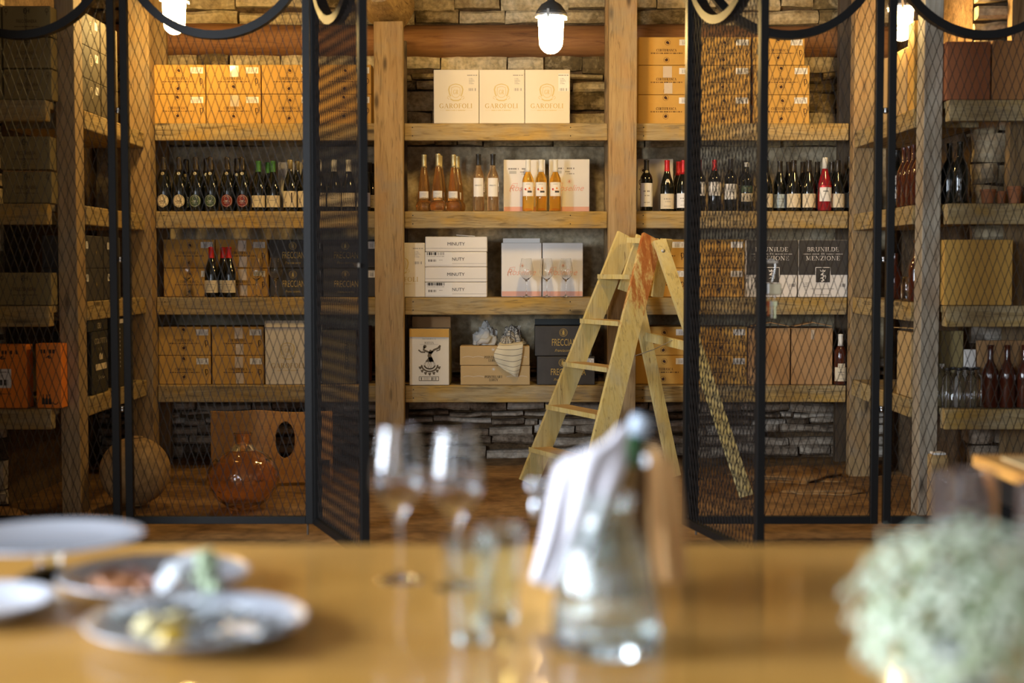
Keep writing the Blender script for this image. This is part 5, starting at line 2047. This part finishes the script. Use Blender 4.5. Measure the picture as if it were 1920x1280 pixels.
# ------------------------------------------------------------ stemmed glasses
def wine_glass(Hh=.225, R=.046, name='wine_glass', n=32, th=.0011):
    s = Hh / .225
    k = R / .046
    out = [(.0005, 0), (.036 * k, 0), (.037 * k, .0012), (.030 * k, .0035), (.010, .007), (.0048, .014), (.0038, .03), (.0036, .075 * s), (.0046, .088 * s), (.010 * k, .098 * s), (.026 * k, .112 * s), (.042 * k, .130 * s), (.046 * k, .142 * s), (.0445 * k, .165 * s), (.037 * k, .20 * s), (.032 * k, .225 * s)]
    inn = [(r - th, z) for r, z in out[::-1][:6]] + [(.008 * k, .102 * s), (.0005, .0985 * s)]
    t = thing(name, (0, 0, 0))
    bowl = MB()
    i0 = 8
    bowl.lathe([(.0005, .090 * s), (.0046, .0885 * s)] + out[9:] + inn, G_CLEAR, n)
    bowl.build('bowl', t)
    st = MB()
    st.lathe(out[:9] + [(.0005, .0885 * s)], G_CLEAR, 20)
    st.build('stem_and_foot', t)
    return t


wgs = wine_glass(.235, .043, n=24)
wl = 'wine glass standing on the third shelf, '
for x, Y, z, lb, s_ in ((351, 8.5, SZ[2], 'left of the red-capped bottles', 1.0), (481, 8.5, SZ[2], 'right of the red-capped bottles', .98), (517, 8.52, SZ[2], 'in front of the black cartons', 1.0),
                    (987, 8.49, SZ[2], 'left one before the white script cartons', .98), (1025, 8.49, SZ[2], 'middle one before the white script cartons', .98), (1061, 8.49, SZ[2], 'right one before the white script cartons', .98)):
    putb(wgs, x, z, Y, wl + lb, 'wine glasses on the third shelf', 'glass', scale=(s_, s_, s_))


# ------------------------------------------------------------ napkins on the light brown cartons
NAP_S = stripes('striped_linen', (.66, .58, .40), (.10, .09, .08), 1, 9.0, .09)
NAP_C = stripes('checked_linen', (.50, .46, .38), (.08, .075, .07), 1, 14.0, .26, 0, 14.0)
NAP_W = plain('white_linen', (.50, .50, .47), .9, var=.05, vscale=60)
YN = 8.46


def heap(name, cx, cz, rx, rz, ry, mat, seed, Y=8.56, lo_=.5):
    b = MB()
    rows = []
    for j in range(23):
        v = j / 22
        r = []
        for i in range(41):
            u = i / 40
            th_, ph = u * 2 * pi, v * pi / 2
            q = Vector((cos(th_) * cos(ph), sin(th_) * cos(ph), sin(ph)))
            rid = noise.noise(q * 2.6 + Vector((seed, 0, 0)))
            f = 1 + .38 * rid + .20 * (1 - abs(noise.noise(q * 6 + Vector((0, seed, 0))) * 2))
            r.append(Vector((cx + rx * q.x * f, Y + ry * q.y * f, cz + rz * q.z * max(.2, f))))
        rows.append(r)
    b.grid(rows, mat)
    return b


nz = NAPK_TOP + .001
t = thing('crumpled_napkin', (PX(910, 8.60), 8.60, nz), 0, 'plain white crumpled napkin lying left on the light brown cartons', 'napkin')
b = heap('h', 0, 0, .068, .100, .05, NAP_W, 2.0, 0)
b.build('cloth', t)
b = MB()
b.tube([(-.045, -.045, .008), (-.02, -.065, .026), (.01, -.06, .022), (.035, -.045, .05)], [.014, .017, .016, .010], NAP_W, 8)
b.tube([(.0, -.02, .045), (.016, -.03, .105), (.032, -.025, .102), (.036, -.02, .04)], [.008, .008, .008, .008], NAP_W, 8)
b.build('rolled_edge', t)
t = thing('crumpled_napkin', (PX(961, 8.585), 8.585, nz), 0, 'checked black and cream napkin bunched up on the right of the heap', 'napkin')
b = heap('h', 0, 0, .060, .100, .045, NAP_C, 7.0, 0)
b.build('cloth', t)
b = heap('h', -.035, .0, .04, .045, .035, NAP_C, 12.0, -.05)
b.build('fold', t)
t = thing('striped_napkin', (PX(957, YN), YN, NAPK_TOP), 0, 'cream napkin with thin dark stripes hanging down over the light brown cartons', 'napkin')
o = Vector(t.location)
R = lambda x, y, Y=8.452: P(x, y, Y) - o
rows = [[R(938, 641, 8.52), R(950, 644, 8.52), R(965, 642, 8.52), R(980, 640, 8.52)],
        [R(934, 648, 8.458), R(948, 649, 8.455), R(966, 648, 8.455), R(981, 646, 8.458)],
        [R(926, 666), R(944, 670, 8.44), R(962, 672, 8.446), R(979, 668)],
        [R(934, 684), R(948, 690, 8.45), R(963, 694, 8.44), R(975, 690)],
        [R(947, 694), R(956, 700), R(964, 704, 8.445), R(971, 706)]]
c = cloth('cloth', rows, NAP_S, .0015, t, nu=16, nv=20, ripple=.003, freq=2.0, seed=2.0)

# ------------------------------------------------------------ things on the ground inside the cage
CLAY = stone('clay_ball', [(.26, .15, .06), (.38, .24, .10), (.46, .30, .14)], 4, island=False, rough=.85, bump=.15)
Rb = .178
c0 = PF(250, 962)
cb = Vector((PX(249, 7.25), 7.25, 0))
t = thing('clay_sphere', cb, 0, 'large round clay vessel on the floor behind the cage uprights, left of the demijohn', 'vessel')
b = MB()
b.lathe([(.05, .0)] + [(Rb * sin(a), Rb * .985 * (1 - cos(a))) for a in [pi * (.1 + .84 * i / 22) for i in range(23)]], CLAY, 48)
b.build('vessel_body', t)
b = MB()
b.lathe([(Rb * .21, Rb * 1.935), (Rb * .24, Rb * 1.97), (Rb * .20, Rb * 1.985), (Rb * .13, Rb * 1.95), (.0005, Rb * 1.94)], CLAY, 24)
b.build('rim', t)
# demijohn
t = thing('glass_demijohn', (PX(453, 7.15), 7.15, 0), 0, 'big amber glass demijohn with a honeycomb pattern and open neck on the floor', 'demijohn')
b = MB()
Rd = .178
prof = [(.04, .006), (.07, .0)] + [(Rd * sin(a), .155 * (1 - cos(a))) for a in [pi * (.2 + .68 * i / 26) for i in range(27)]]
prof += [(.048, .306), (.042, .314), (.040, .330), (.040, .365), (.046, .376), (.048, .384), (.043, .387), (.037, .376), (.034, .36), (.034, .33)]
prof += [(r - .006, z + (.006 if z < .1 else (-.006 if z > .25 else 0))) for r, z in prof[26:2:-1]] + [(.0005, .012)]
b.lathe(prof, G_AMBER, 84, flute=lambda a, z: .030 * abs(sin(a * 9 + z * 46)) * abs(sin(a * 9 - z * 46)) * (1 if z < .3 else 0) - .004)
b.build('jar_body', t)
# plywood shell seat with an oval hand hole
t = thing('plywood_shell', (PX(490, 8.1), 8.1, 0), 0, 'bent plywood shell with an oval hole standing behind the amber demijohn', 'wooden shell')
o = Vector(t.location)
b = MB()
YB = 8.1
zt = lambda x: P(x, 770 - 6 * math.exp(-((x - 490) / 40) ** 2) + 0.00 * x, YB).z
# front skin as a grid with an oval opening
xs = [395 + i for i in range(225)]
hole = lambda x, z: ((x - 537) / 17.5) ** 2 + ((z - P(537, 820, YB).z) / .103) ** 2 < 1
nzv = 120
vs, fs = [], []
for j in range(nzv + 1):
    for i, x in enumerate(xs):
        z = .0 + (zt(x)) * j / nzv
        yy = -.10 * sin(pi * (x - 395) / 224) - (.04 * math.exp(-((x - 490) / 36) ** 2))
        vs.append((PX(x, YB) - o.x, yy, z))
for j in range(nzv):
    for i in range(len(xs) - 1):
        z = zt(xs[i]) * (j + .5) / nzv
        if hole(xs[i] + .5, z) or z < .12 * (1 if xs[i] > 590 else 0):
            continue
        a = j * len(xs) + i
        fs.append((a, a + 1, a + len(xs) + 1, a + len(xs)))
b.add(vs, fs, W_PLY, True)
sh = b.build('curved_panel', t)
md = sh.modifiers.new('thickness', 'SOLIDIFY')
md.thickness = .014
md.offset = 1
b = MB()
b.box(PX(397, YB) - o.x, PX(401, YB) - o.x, .0, .08, 0, zt(398) - .01, W_PLY)
b.box(PX(616, YB) - o.x, PX(619, YB) - o.x, .0, .08, 0, zt(600) - .01, W_PLY)
b.build('side_panel', t)
# short wooden post by the right corner
t = thing('wooden_block', (PX(1763, 6.9), 6.9, 0), 0, 'short pale wooden post with a white top standing at the foot of the far-right shelving', 'post')
b = MB()
h = P(1763, 847, 6.9).z
b.rbox(-.042, .042, -.035, .035, 0, h - .012, .006, W_TREAD)
b.build('block_body', t)
MB().rbox(-.030, .030, -.034, .034, h - .0118, h, .003, PAPER).build('top_cover', t)

# ------------------------------------------------------------ second table on the right
t = thing('side_table', (1.75, 3.0, 0), 0, 'orange-brown wooden table with a dark steel frame at the right edge, before the cage', 'table')
o = Vector((1.75, 3.0, 0))
xl, ya, yb = 1.155, 2.5, 3.55
b = MB()
b.rbox(xl - o.x, 2.6 - o.x, ya - o.y, yb - o.y, .72, .75, .004, W_TABLE2)
b.build('tabletop', t)
b = MB()
b.box(xl + .03 - o.x, 2.55 - o.x, ya + .04 - o.y, ya + .07 - o.y, .65, .719, BLACK_METAL)
b.box(xl + .03 - o.x, 2.55 - o.x, yb - .07 - o.y, yb - .04 - o.y, .65, .719, BLACK_METAL)
b.box(xl + .03 - o.x, xl + .06 - o.x, ya + .07 - o.y, yb - .07 - o.y, .65, .719, BLACK_METAL)
b.build('apron', t)
for (x, y) in ((xl + .06, ya + .08), (xl + .06, yb - .08), (2.5, ya + .08), (2.5, yb - .08)):
    MB().box(x - .025 - o.x, x + .025 - o.x, y - .025 - o.y, y + .025 - o.y, 0, .65, BLACK_METAL).build('leg', t)
b = MB()
b.rbox(-.28, .28, -.22, .22, 0, .006, .002, PALEK)
q = PF(1876, 861, .75)
tag(b.build('place_mat', None, (q.x + .28, q.y - .22, .7505)), 'flat light brown board lying on the right-hand table', 'board')


# ------------------------------------------------------------ dining table in the foreground
ZT = .75
YE = P(960, 1019, 1.0)
YE = PF(960, 1020, ZT).y
t = thing('dining_table', (0, 1.5, 0), 0, 'long varnished golden oak dining table across the foreground', 'table')
b = MB()
b.rbox(-1.9, 1.9, .95 - 1.5, YE - 1.5, ZT - .045, ZT, .006, W_TABLE)
b.build('tabletop', t)
for x in (-1.75, 1.75):
    for y in (1.02, YE - .1):
        MB().rbox(x - .04, x + .04, y - 1.54, y - 1.46, 0, ZT - .045, .004, W_TABLE).build('leg', t)
b = MB()
b.box(-1.7, 1.7, YE - 1.5 - .12, YE - 1.5 - .09, ZT - .13, ZT - .046, W_TABLE)
b.build('apron', t)

GLAZE = plain('grey_blue_glaze', (0.36, 0.39, 0.45), 0.30, spec=.6)
WGLAZE = plain('white_glaze', (0.50, 0.53, 0.60), 0.12, spec=.6, coat=.6)
PEWTER = plain('pewter', (0.42, 0.43, 0.45), 0.22, metal=1.0)


def plate(name, x, y, z, R, mat, label, depth=.022, foot=0.0, group='plates on the dining table'):
    c = PF(x, y, ZT + z + depth * .6)
    t = thing(name, (c.x, c.y, ZT), 0, label, 'plate', group)
    b = MB()
    d0 = z
    b.lathe([(.0005, d0 + .003), (R * .55, d0), (R * .62, d0), (R * .80, d0 + depth * .45), (R, d0 + depth), (R * 1.0, d0 + depth + .003), (R * .97, d0 + depth + .003), (R * .79, d0 + depth * .5 + .004), (R * .6, d0 + .006), (.0005, d0 + .006)], mat, 56)
    b.build('plate_body', t)
    if foot:
        b = MB()
        b.lathe([(.045, 0), (.048, .004), (.03, .012), (.018, .02), (.018, z - .006), (.04, z + .002), (.0005, z + .002)], G_CLEAR2, 32)
        b.build('foot', t)
    return t, c


plate('raised_plate', 92, 1012, .052, .140, WGLAZE, 'grey-white plate raised on a glass foot at the far left of the dining table', .012, 1)
t1, c1 = plate('serving_plate', 290, 1086, 0, .138, WGLAZE, 'white plate with roasted brown morsels, behind the front plate')
t2, c2 = plate('front_plate', 370, 1172, 0, .139, GLAZE, 'grey-blue plate nearest the camera with cheese and shells on it')
plate('side_plate', -48, 1136, 0, .105, WGLAZE, 'small white plate cut off by the left edge of the view')

MEAT = plain('roast_brown', (.30, .12, .045), .45, var=.4, vscale=60, bump=.5)
PINKF = plain('pink_ham', (.40, .22, .18), .5, var=.25, vscale=60)
CHEESE = plain('cheese', (.55, .48, .26), .5, var=.1, vscale=50)
LEMON = plain('lemon_yellow', (.60, .40, .05), .45)
SHELLM = plain('pearly_shell', (.48, .51, .55), .4, var=.15, vscale=50)
SHELLO = plain('oyster_outside', (.20, .21, .18), .6, var=.4, vscale=60, bump=.8)
GREEN = plain('pale_green_leaf', (.34, .42, .27), .55, var=.2, vscale=50)
rr = random.Random(3)
nmeat = 0
spots = [(212, 1075), (253, 1073), (190, 1085), (231, 1084), (272, 1083), (205, 1095), (247, 1094), (288, 1095), (228, 1104), (270, 1105)]
for k, (x, y) in enumerate(spots):
    q = PF(x, y, ZT + .02)
    m = MEAT if k % 3 != 1 else PINKF
    b = MB()
    b.ball((0, 0, 0), .0135, m, 3, (1.3, 1, .7), .7)
    o = b.build('roasted_morsel' if m is MEAT else 'ham_slice', None, (q.x, q.y, ZT + .0195), rr.uniform(0, 3))
    tag(o, ('brown roasted morsel' if m is MEAT else 'pink folded ham piece') + ' on the white plate behind the front plate', 'food', 'brown morsels on the white plate' if m is MEAT else 'pink ham on the white plate')
# two folded pale napkins / flatbreads at the right of the white plate
for k, (x, y, s, rz) in enumerate(((358, 1080, .85, .5), (334, 1106, .6, .1))):
    q = PF(x, y, ZT + .02)
    b = MB()
    rows = sheet([[Vector((-.045 * s, -.02 * s, .0)), Vector((0, -.024 * s, .022)), Vector((.045 * s, -.018 * s, .0))],
                  [Vector((-.05 * s, 0, .02)), Vector((0, 0, .042)), Vector((.05 * s, 0, .016))],
                  [Vector((-.045 * s, .02 * s, .0)), Vector((0, .022 * s, .018)), Vector((.045 * s, .02 * s, .0))]], 12, 12, .003, 2, k, Vector((0, 0, 1)))
    b.grid(rows, SHELLM)
    tag(b.build('flatbread', None, (q.x, q.y, ZT + .014), rz), 'pale folded flatbread on the white plate, %s one' % ('right', 'front')[k], 'food')
# cheese, lemon and shells on the front plate
for k, (x, y, r) in enumerate(((286, 1183, .018), (334, 1170, .016), (312, 1206, .013))):
    q = PF(x, y, ZT + .02)
    b = MB()
    b.ball((0, 0, 0), r, CHEESE, 3, (1.2, 1, .8), .5)
    tag(b.build('cheese_piece', None, (q.x, q.y, ZT + .009 + r * .9)), 'pale yellow cheese piece on the front plate, %s of three' % ('left', 'middle', 'front')[k], 'food', 'cheese pieces')
q = PF(326, 1192, ZT + .03)
b = MB()
n = 16
vs = [(0, 0, 0)]
b.lathe([(.0005, -.009), (.014, -.006), (.017, 0), (.014, .006), (.0005, .009)], LEMON, 20)
o = b.build('lemon_slice', None, (q.x, q.y - .002, ZT + .026))
o.rotation_euler = (radians(70), 0, .4)
tag(o, 'yellow lemon slice leaning on the cheese on the front plate', 'food')


def shell_(x, y, s, rz, lbl, tilt=.2):
    q = PF(x, y, ZT + .02)
    t = thing('oyster_shell', (q.x, q.y, ZT + .0205), rz, lbl, 'shell', 'shells on the front plate')
    t.rotation_euler = (tilt * .5, .05, rz)
    b = MB()
    out = []
    R0 = .030 * s
    for j in range(9):
        f = j / 8
        row = []
        for i in range(29):
            a = 2 * pi * i / 28
            el = 1 + .35 * cos(a) + .05 * noise.noise(Vector((cos(a) * 2, sin(a) * 2, s * 7)))
            row.append(Vector((R0 * f * el * cos(a), R0 * f * .72 * sin(a) * (1 + .06 * sin(a * 9) * f), .012 * f * f + .002 * sin(a * 7) * f)))
        out.append(row)
    b.grid(out, SHELLM)
    b.build('inner_shell', t)
    b = MB()
    b.grid([[p * 1.04 + Vector((0, 0, -.0045)) for p in r] for r in out][::-1], SHELLO)
    b.build('outer_shell', t)


shell_(318, 1142, .9, .3, 'pearly oyster shell at the back left of the front plate')
shell_(368, 1204, .8, 1.2, 'pearly oyster shell in the middle of the front plate')
shell_(448, 1160, .95, 2.2, 'pearly oyster shell right of centre on the front plate')
shell_(500, 1182, .85, .6, 'large pearly oyster shell near the right rim of the front plate', .35)
shell_(245, 1158, .8, 2.6, 'pearly oyster shell near the left rim of the front plate')
shell_(440, 1206, .7, .1, 'small oyster shell at the front right of the front plate')
# mussel-dark spot, green garnish
q = PF(392, 1178, ZT + .012)
b = MB()
b.ball((0, 0, 0), .013, DARKB, 3, (1.5, .8, .5), .2)
tag(b.build('mussel', None, (q.x, q.y, ZT + .0185), .5), 'dark mussel lying in the middle of the front plate', 'food')
t = thing('herb_garnish', (PF(392, 1142, ZT).x, PF(392, 1142, ZT).y, ZT + .0225), 0, 'pale green herb sprig standing at the back of the front plate', 'garnish')
b = MB()
for k in range(26):
    a = rr.uniform(0, 6.28)
    r = rr.uniform(0, .017)
    b.ball((r * cos(a), r * sin(a) * .6, rr.uniform(.008, .055)), rr.uniform(.005, .009), GREEN, 1, (1, .5, 1.3), .3)
b.build('leaf_cluster', t)
b = MB()
b.tube([(0, 0, 0), (.003, 0, .03), (0, .002, .045)], .002, GREEN, 6)
b.build('stem', t)

# wine glasses, tumblers
def at_table(x, y):
    q = PF(x, y, ZT)
    return Vector((q.x, q.y, ZT + .0008))


wgf = wine_glass(.232, .0405, n=48, th=.0009)
q = at_table(748, 1088)
wgf.location = q
tag(wgf, 'clear wine glass on the dining table, left of the pair', 'glass', 'wine glasses on the dining table')
q = at_table(856, 1103)
dup(wgf, q, .3, 'clear wine glass on the dining table, right of the pair behind the tumblers')


def tumbler(x, y, sc, label, first=None):
    q = at_table(x, y)
    if first:
        return dup(first, q, .2, label, None, (sc, sc, sc))
    t = thing('water_tumbler', q, 0, label, 'glass', 'ribbed water tumblers')
    b = MB()
    pr = [(.0005, .0), (.021, .0), (.0225, .003), (.026, .05), (.0325, .128), (.0328, .130), (.0312, .130), (.0245, .052), (.0195, .012), (.0005, .010)]
    b.lathe(pr, G_CLEAR2, 64, flute=lambda a, z: .018 * sin(a * 12) if .01 < z < .12 else 0)
    b.build('tumbler_glass', t)
    return t


tu = tumbler(880, 1203, 1.0, 'ribbed clear tumbler, front one of the pair beside the carafe')
tumbler(936, 1165, .98, 'ribbed clear tumbler, rear one of the pair beside the carafe', tu)

# carafe
q = at_table(1136, 1215)
t = thing('ribbed_carafe', q, 0, 'ribbed pale green glass carafe in front of the wine cooler', 'carafe')
b = MB()
pr = [(.0005, 0), (.060, 0), (.066, .004), (.0685, .014), (.066, .04), (.059, .09), (.050, .125), (.036, .150), (.030, .162), (.030, .172), (.036, .184), (.0375, .1875)]
pr += [(.0355, .1875), (.028, .170), (.028, .160), (.034, .147), (.0475, .122), (.0565, .09), (.063, .04), (.064, .022), (.055, .016), (.0005, .014)]
b.lathe(pr, G_CLEAR2, 120, flute=lambda a, z: .014 * sin(a * 30) if .015 < z < .14 else 0)
b.build('carafe_glass', t)

# wine cooler with bottle and cloths
q = at_table(1128, 1112)
BX, BY = q.x, q.y
t = thing('wine_cooler', q, 0, 'polished metal wine cooler with a side handle, half hidden under white cloth', 'wine cooler')
zr = P(1128, 862, BY).z - ZT
b = MB()
b.lathe([(.0005, 0), (.060, 0), (.064, .004), (.070, zr * .4), (.080, zr * .92), (.084, zr * .97), (.086, zr), (.083, zr), (.077, zr * .9), (.066, zr * .4), (.060, .008), (.0005, .008)], PEWTER, 64)
b.build('bucket_body', t)
b = MB()
hx = PX(1003, BY) - BX
hz = P(1000, 912, BY).z - ZT
b.lathe([(.0005, -.012), (.008, -.010), (.012, 0), (.008, .010), (.0005, .012)], PEWTER, 16, (hx, 0, hz))
b.tube([(hx, 0, hz), (hx + .03, 0, hz)], .006, PEWTER, 10)
b.tube([(hx + .004, -.004, hz - .008), (hx + .002, -.006, hz - .03), (hx + .004, -.004, hz - .055)], [.005, .008, .006], PEWTER, 10)
b.build('handle_knob', t)
# champagne bottle
t = thing('champagne_bottle', (BX - .010, BY + .004, ZT + .022), 0, 'green champagne bottle with a silver cap leaning in the wine cooler', 'bottle')
topz = P(1206, 768, BY).z - ZT - .02
G_GREEN = plain('green_bottle_glass', (.03, .11, .04), .06, spec=.6, trans=.3, coat=.6)
b = MB()
k = topz / .324
b.lathe([(r * .95, z * k) for r, z in PROF['sparkling'] if z < .25] + [(.015, .25 * k), (.0145, .285 * k)], G_GREEN, 32)
b.build('bottle_glass', t)
b = MB()
b.lathe([(.0155, .284 * k), (.016, .30 * k), (.0175, .306 * k), (.0165, .318 * k), (.011, .324 * k), (.0005, .325 * k)], plain('silver_blue_foil', (.34, .40, .48), .6, metal=.1), 28)
b.build('capsule', t)
t.rotation_euler = (0, radians(16.5), 0)
# white cloth
WL = plain('white_cotton', (.60, .58, .64), .9, sheen=.2)
TAN = plain('tan_linen', (.72, .43, .18), .9, sheen=.2)
C = lambda x, y, Y: P(x, y, Y)
Y0 = BY - .03
t = thing('white_towel', C(1090, 900, BY), 0, 'white cloth draped from the bottle neck over the wine cooler, hanging to the left', 'towel')
o = Vector(t.location)
rows = [[C(1160, 806, BY - .03), C(1168, 798, BY - .04), C(1178, 802, BY - .045)],
        [C(1126, 836, BY - .05), C(1148, 830, BY - .07), C(1172, 836, BY - .065)],
        [C(1052, 868, BY - .085), C(1108, 864, BY - .108), C(1172, 872, BY - .10)],
        [C(1030, 930, BY - .095), C(1086, 930, BY - .115), C(1146, 935, BY - .115)],
        [C(1014, 1010, BY - .09), C(1062, 1020, BY - .10), C(1112, 1010, BY - .11)],
        [C(996, 1084, BY - .09), C(1030, 1100, BY - .10), C(1062, 1080, BY - .11)]]
rows = [[p - o for p in r] for r in rows]
cloth('towel_cloth', rows, WL, .003, t, nu=24, nv=26, ripple=.007, freq=3, seed=1.0)
t = thing('tan_napkin', C(1250, 960, BY), 0, 'tan linen napkin hanging down on the right side of the wine cooler', 'napkin')
o = Vector(t.location)
rows = [[C(1212, 842, BY - .045), C(1220, 834, BY - .03), C(1230, 842, BY - .02)],
        [C(1214, 868, BY - .07), C(1238, 852, BY - .06), C(1262, 872, BY - .04)],
        [C(1216, 930, BY - .07), C(1244, 928, BY - .065), C(1274, 932, BY - .02)],
        [C(1222, 1010, BY - .06), C(1250, 1012, BY - .065), C(1280, 1008, BY - .03)],
        [C(1228, 1085, BY - .055), C(1256, 1090, BY - .065), C(1286, 1086, BY - .03)]]
rows = [[p - o for p in r] for r in rows]
cloth('napkin_cloth', rows, TAN, .003, t, nu=24, nv=24, ripple=.008, freq=2.5, seed=4.0)

# smoky glass vessels behind the flowers
SMOKE = plain('smoky_glass', (.66, .58, .54), .03, trans=.95, ior=1.45)
for (xc, wpx, yb, yt, Yd, lb) in ((1803, 122, 1085, 884, None, 'smoky brown glass vase standing behind the white flowers'), (1960, 110, 1110, 905, None, 'smoky brown glass vase cut off by the right edge of the view')):
    q = at_table(xc, yb)
    t = thing('smoky_vase', q, 0, lb, 'vase', 'smoky glass vases')
    R0 = wpx / 2 / FPX * q.y
    H0 = P(xc, yt, q.y).z - ZT
    b = MB()
    b.lathe([(.0005, 0), (R0 * .9, 0), (R0, .006), (R0, H0 - .002), (R0 - .0015, H0), (R0 - .003, H0 - .002), (R0 - .003, .012), (.0005, .010)], SMOKE, 48)
    b.build('vase_glass', t)

# gypsophila bouquet in a low vase
q = PF(1808, 1300, ZT)
BX2, BY2 = PX(1812, 1.50), 1.50
t = thing('flower_bouquet', (BX2, BY2, ZT), 0, 'big cloud of small white-green flowers in a low vase at the right foreground', 'flowers')
b = MB()
b.lathe([(.0005, 0), (.032, 0), (.036, .01), (.034, .05), (.026, .07), (.028, .075), (.024, .072), (.031, .05), (.032, .012), (.0005, .010)], GLAZE, 32)
b.build('vase', t)
FLW = plain('white_floret', (.60, .66, .54), .8, sheen=.3)
FLG = plain('green_floret', (.42, .50, .32), .8)
STEM = plain('flower_stem', (.12, .20, .06), .7)
rr = random.Random(12)
fl, st = MB(), MB()
heads = []
tries = 0
zc_, RX, RZ = .098, .120, .104
while len(heads) < 1500 and tries < 9000:
    tries += 1
    a, c_ = rr.uniform(0, 2 * pi), rr.uniform(-.75, 1)
    s_ = sqrt(1 - c_ * c_)
    d = Vector((s_ * cos(a), s_ * sin(a), c_))
    lump = 1 + .16 * noise.noise(d * 3.2) + .07 * noise.noise(d * 9)
    r = rr.uniform(.74, 1.0) * lump
    p = Vector((RX * d.x * r, RX * .95 * d.y * r, zc_ + RZ * d.z * r))
    if p.z < .012:
        continue
    heads.append(p)
for k, p in enumerate(heads):
    m = FLG if rr.random() < .3 else FLW
    R_ = rr.uniform(.0030, .0052)
    nrm = (p - Vector((0, 0, .06))).normalized()
    u = nrm.orthogonal().normalized()
    w_ = nrm.cross(u)
    for j in range(5):
        an = 2 * pi * j / 5 + k
        e = u * cos(an) + w_ * sin(an)
        f_ = nrm.cross(e)
        vs = [p, p + e * R_ * .7 + f_ * R_ * .5 + nrm * .001, p + e * R_ * 1.4 + nrm * .002, p + e * R_ * .7 - f_ * R_ * .5 + nrm * .001]
        fl.add(vs, [(0, 1, 2, 3)], m)
    fl.ball(p + nrm * .0012, R_ * .55, m, 1)
    if k % 7 == 0:
        st.tube([Vector((0, 0, .05)), Vector((p.x * .5, p.y * .5, .05 + (p.z - .05) * .65)), p - nrm * .002], .0007, STEM, 4)
o = fl.build('florets', t)
tag(o, kind='stuff')
st.build('stems', t)
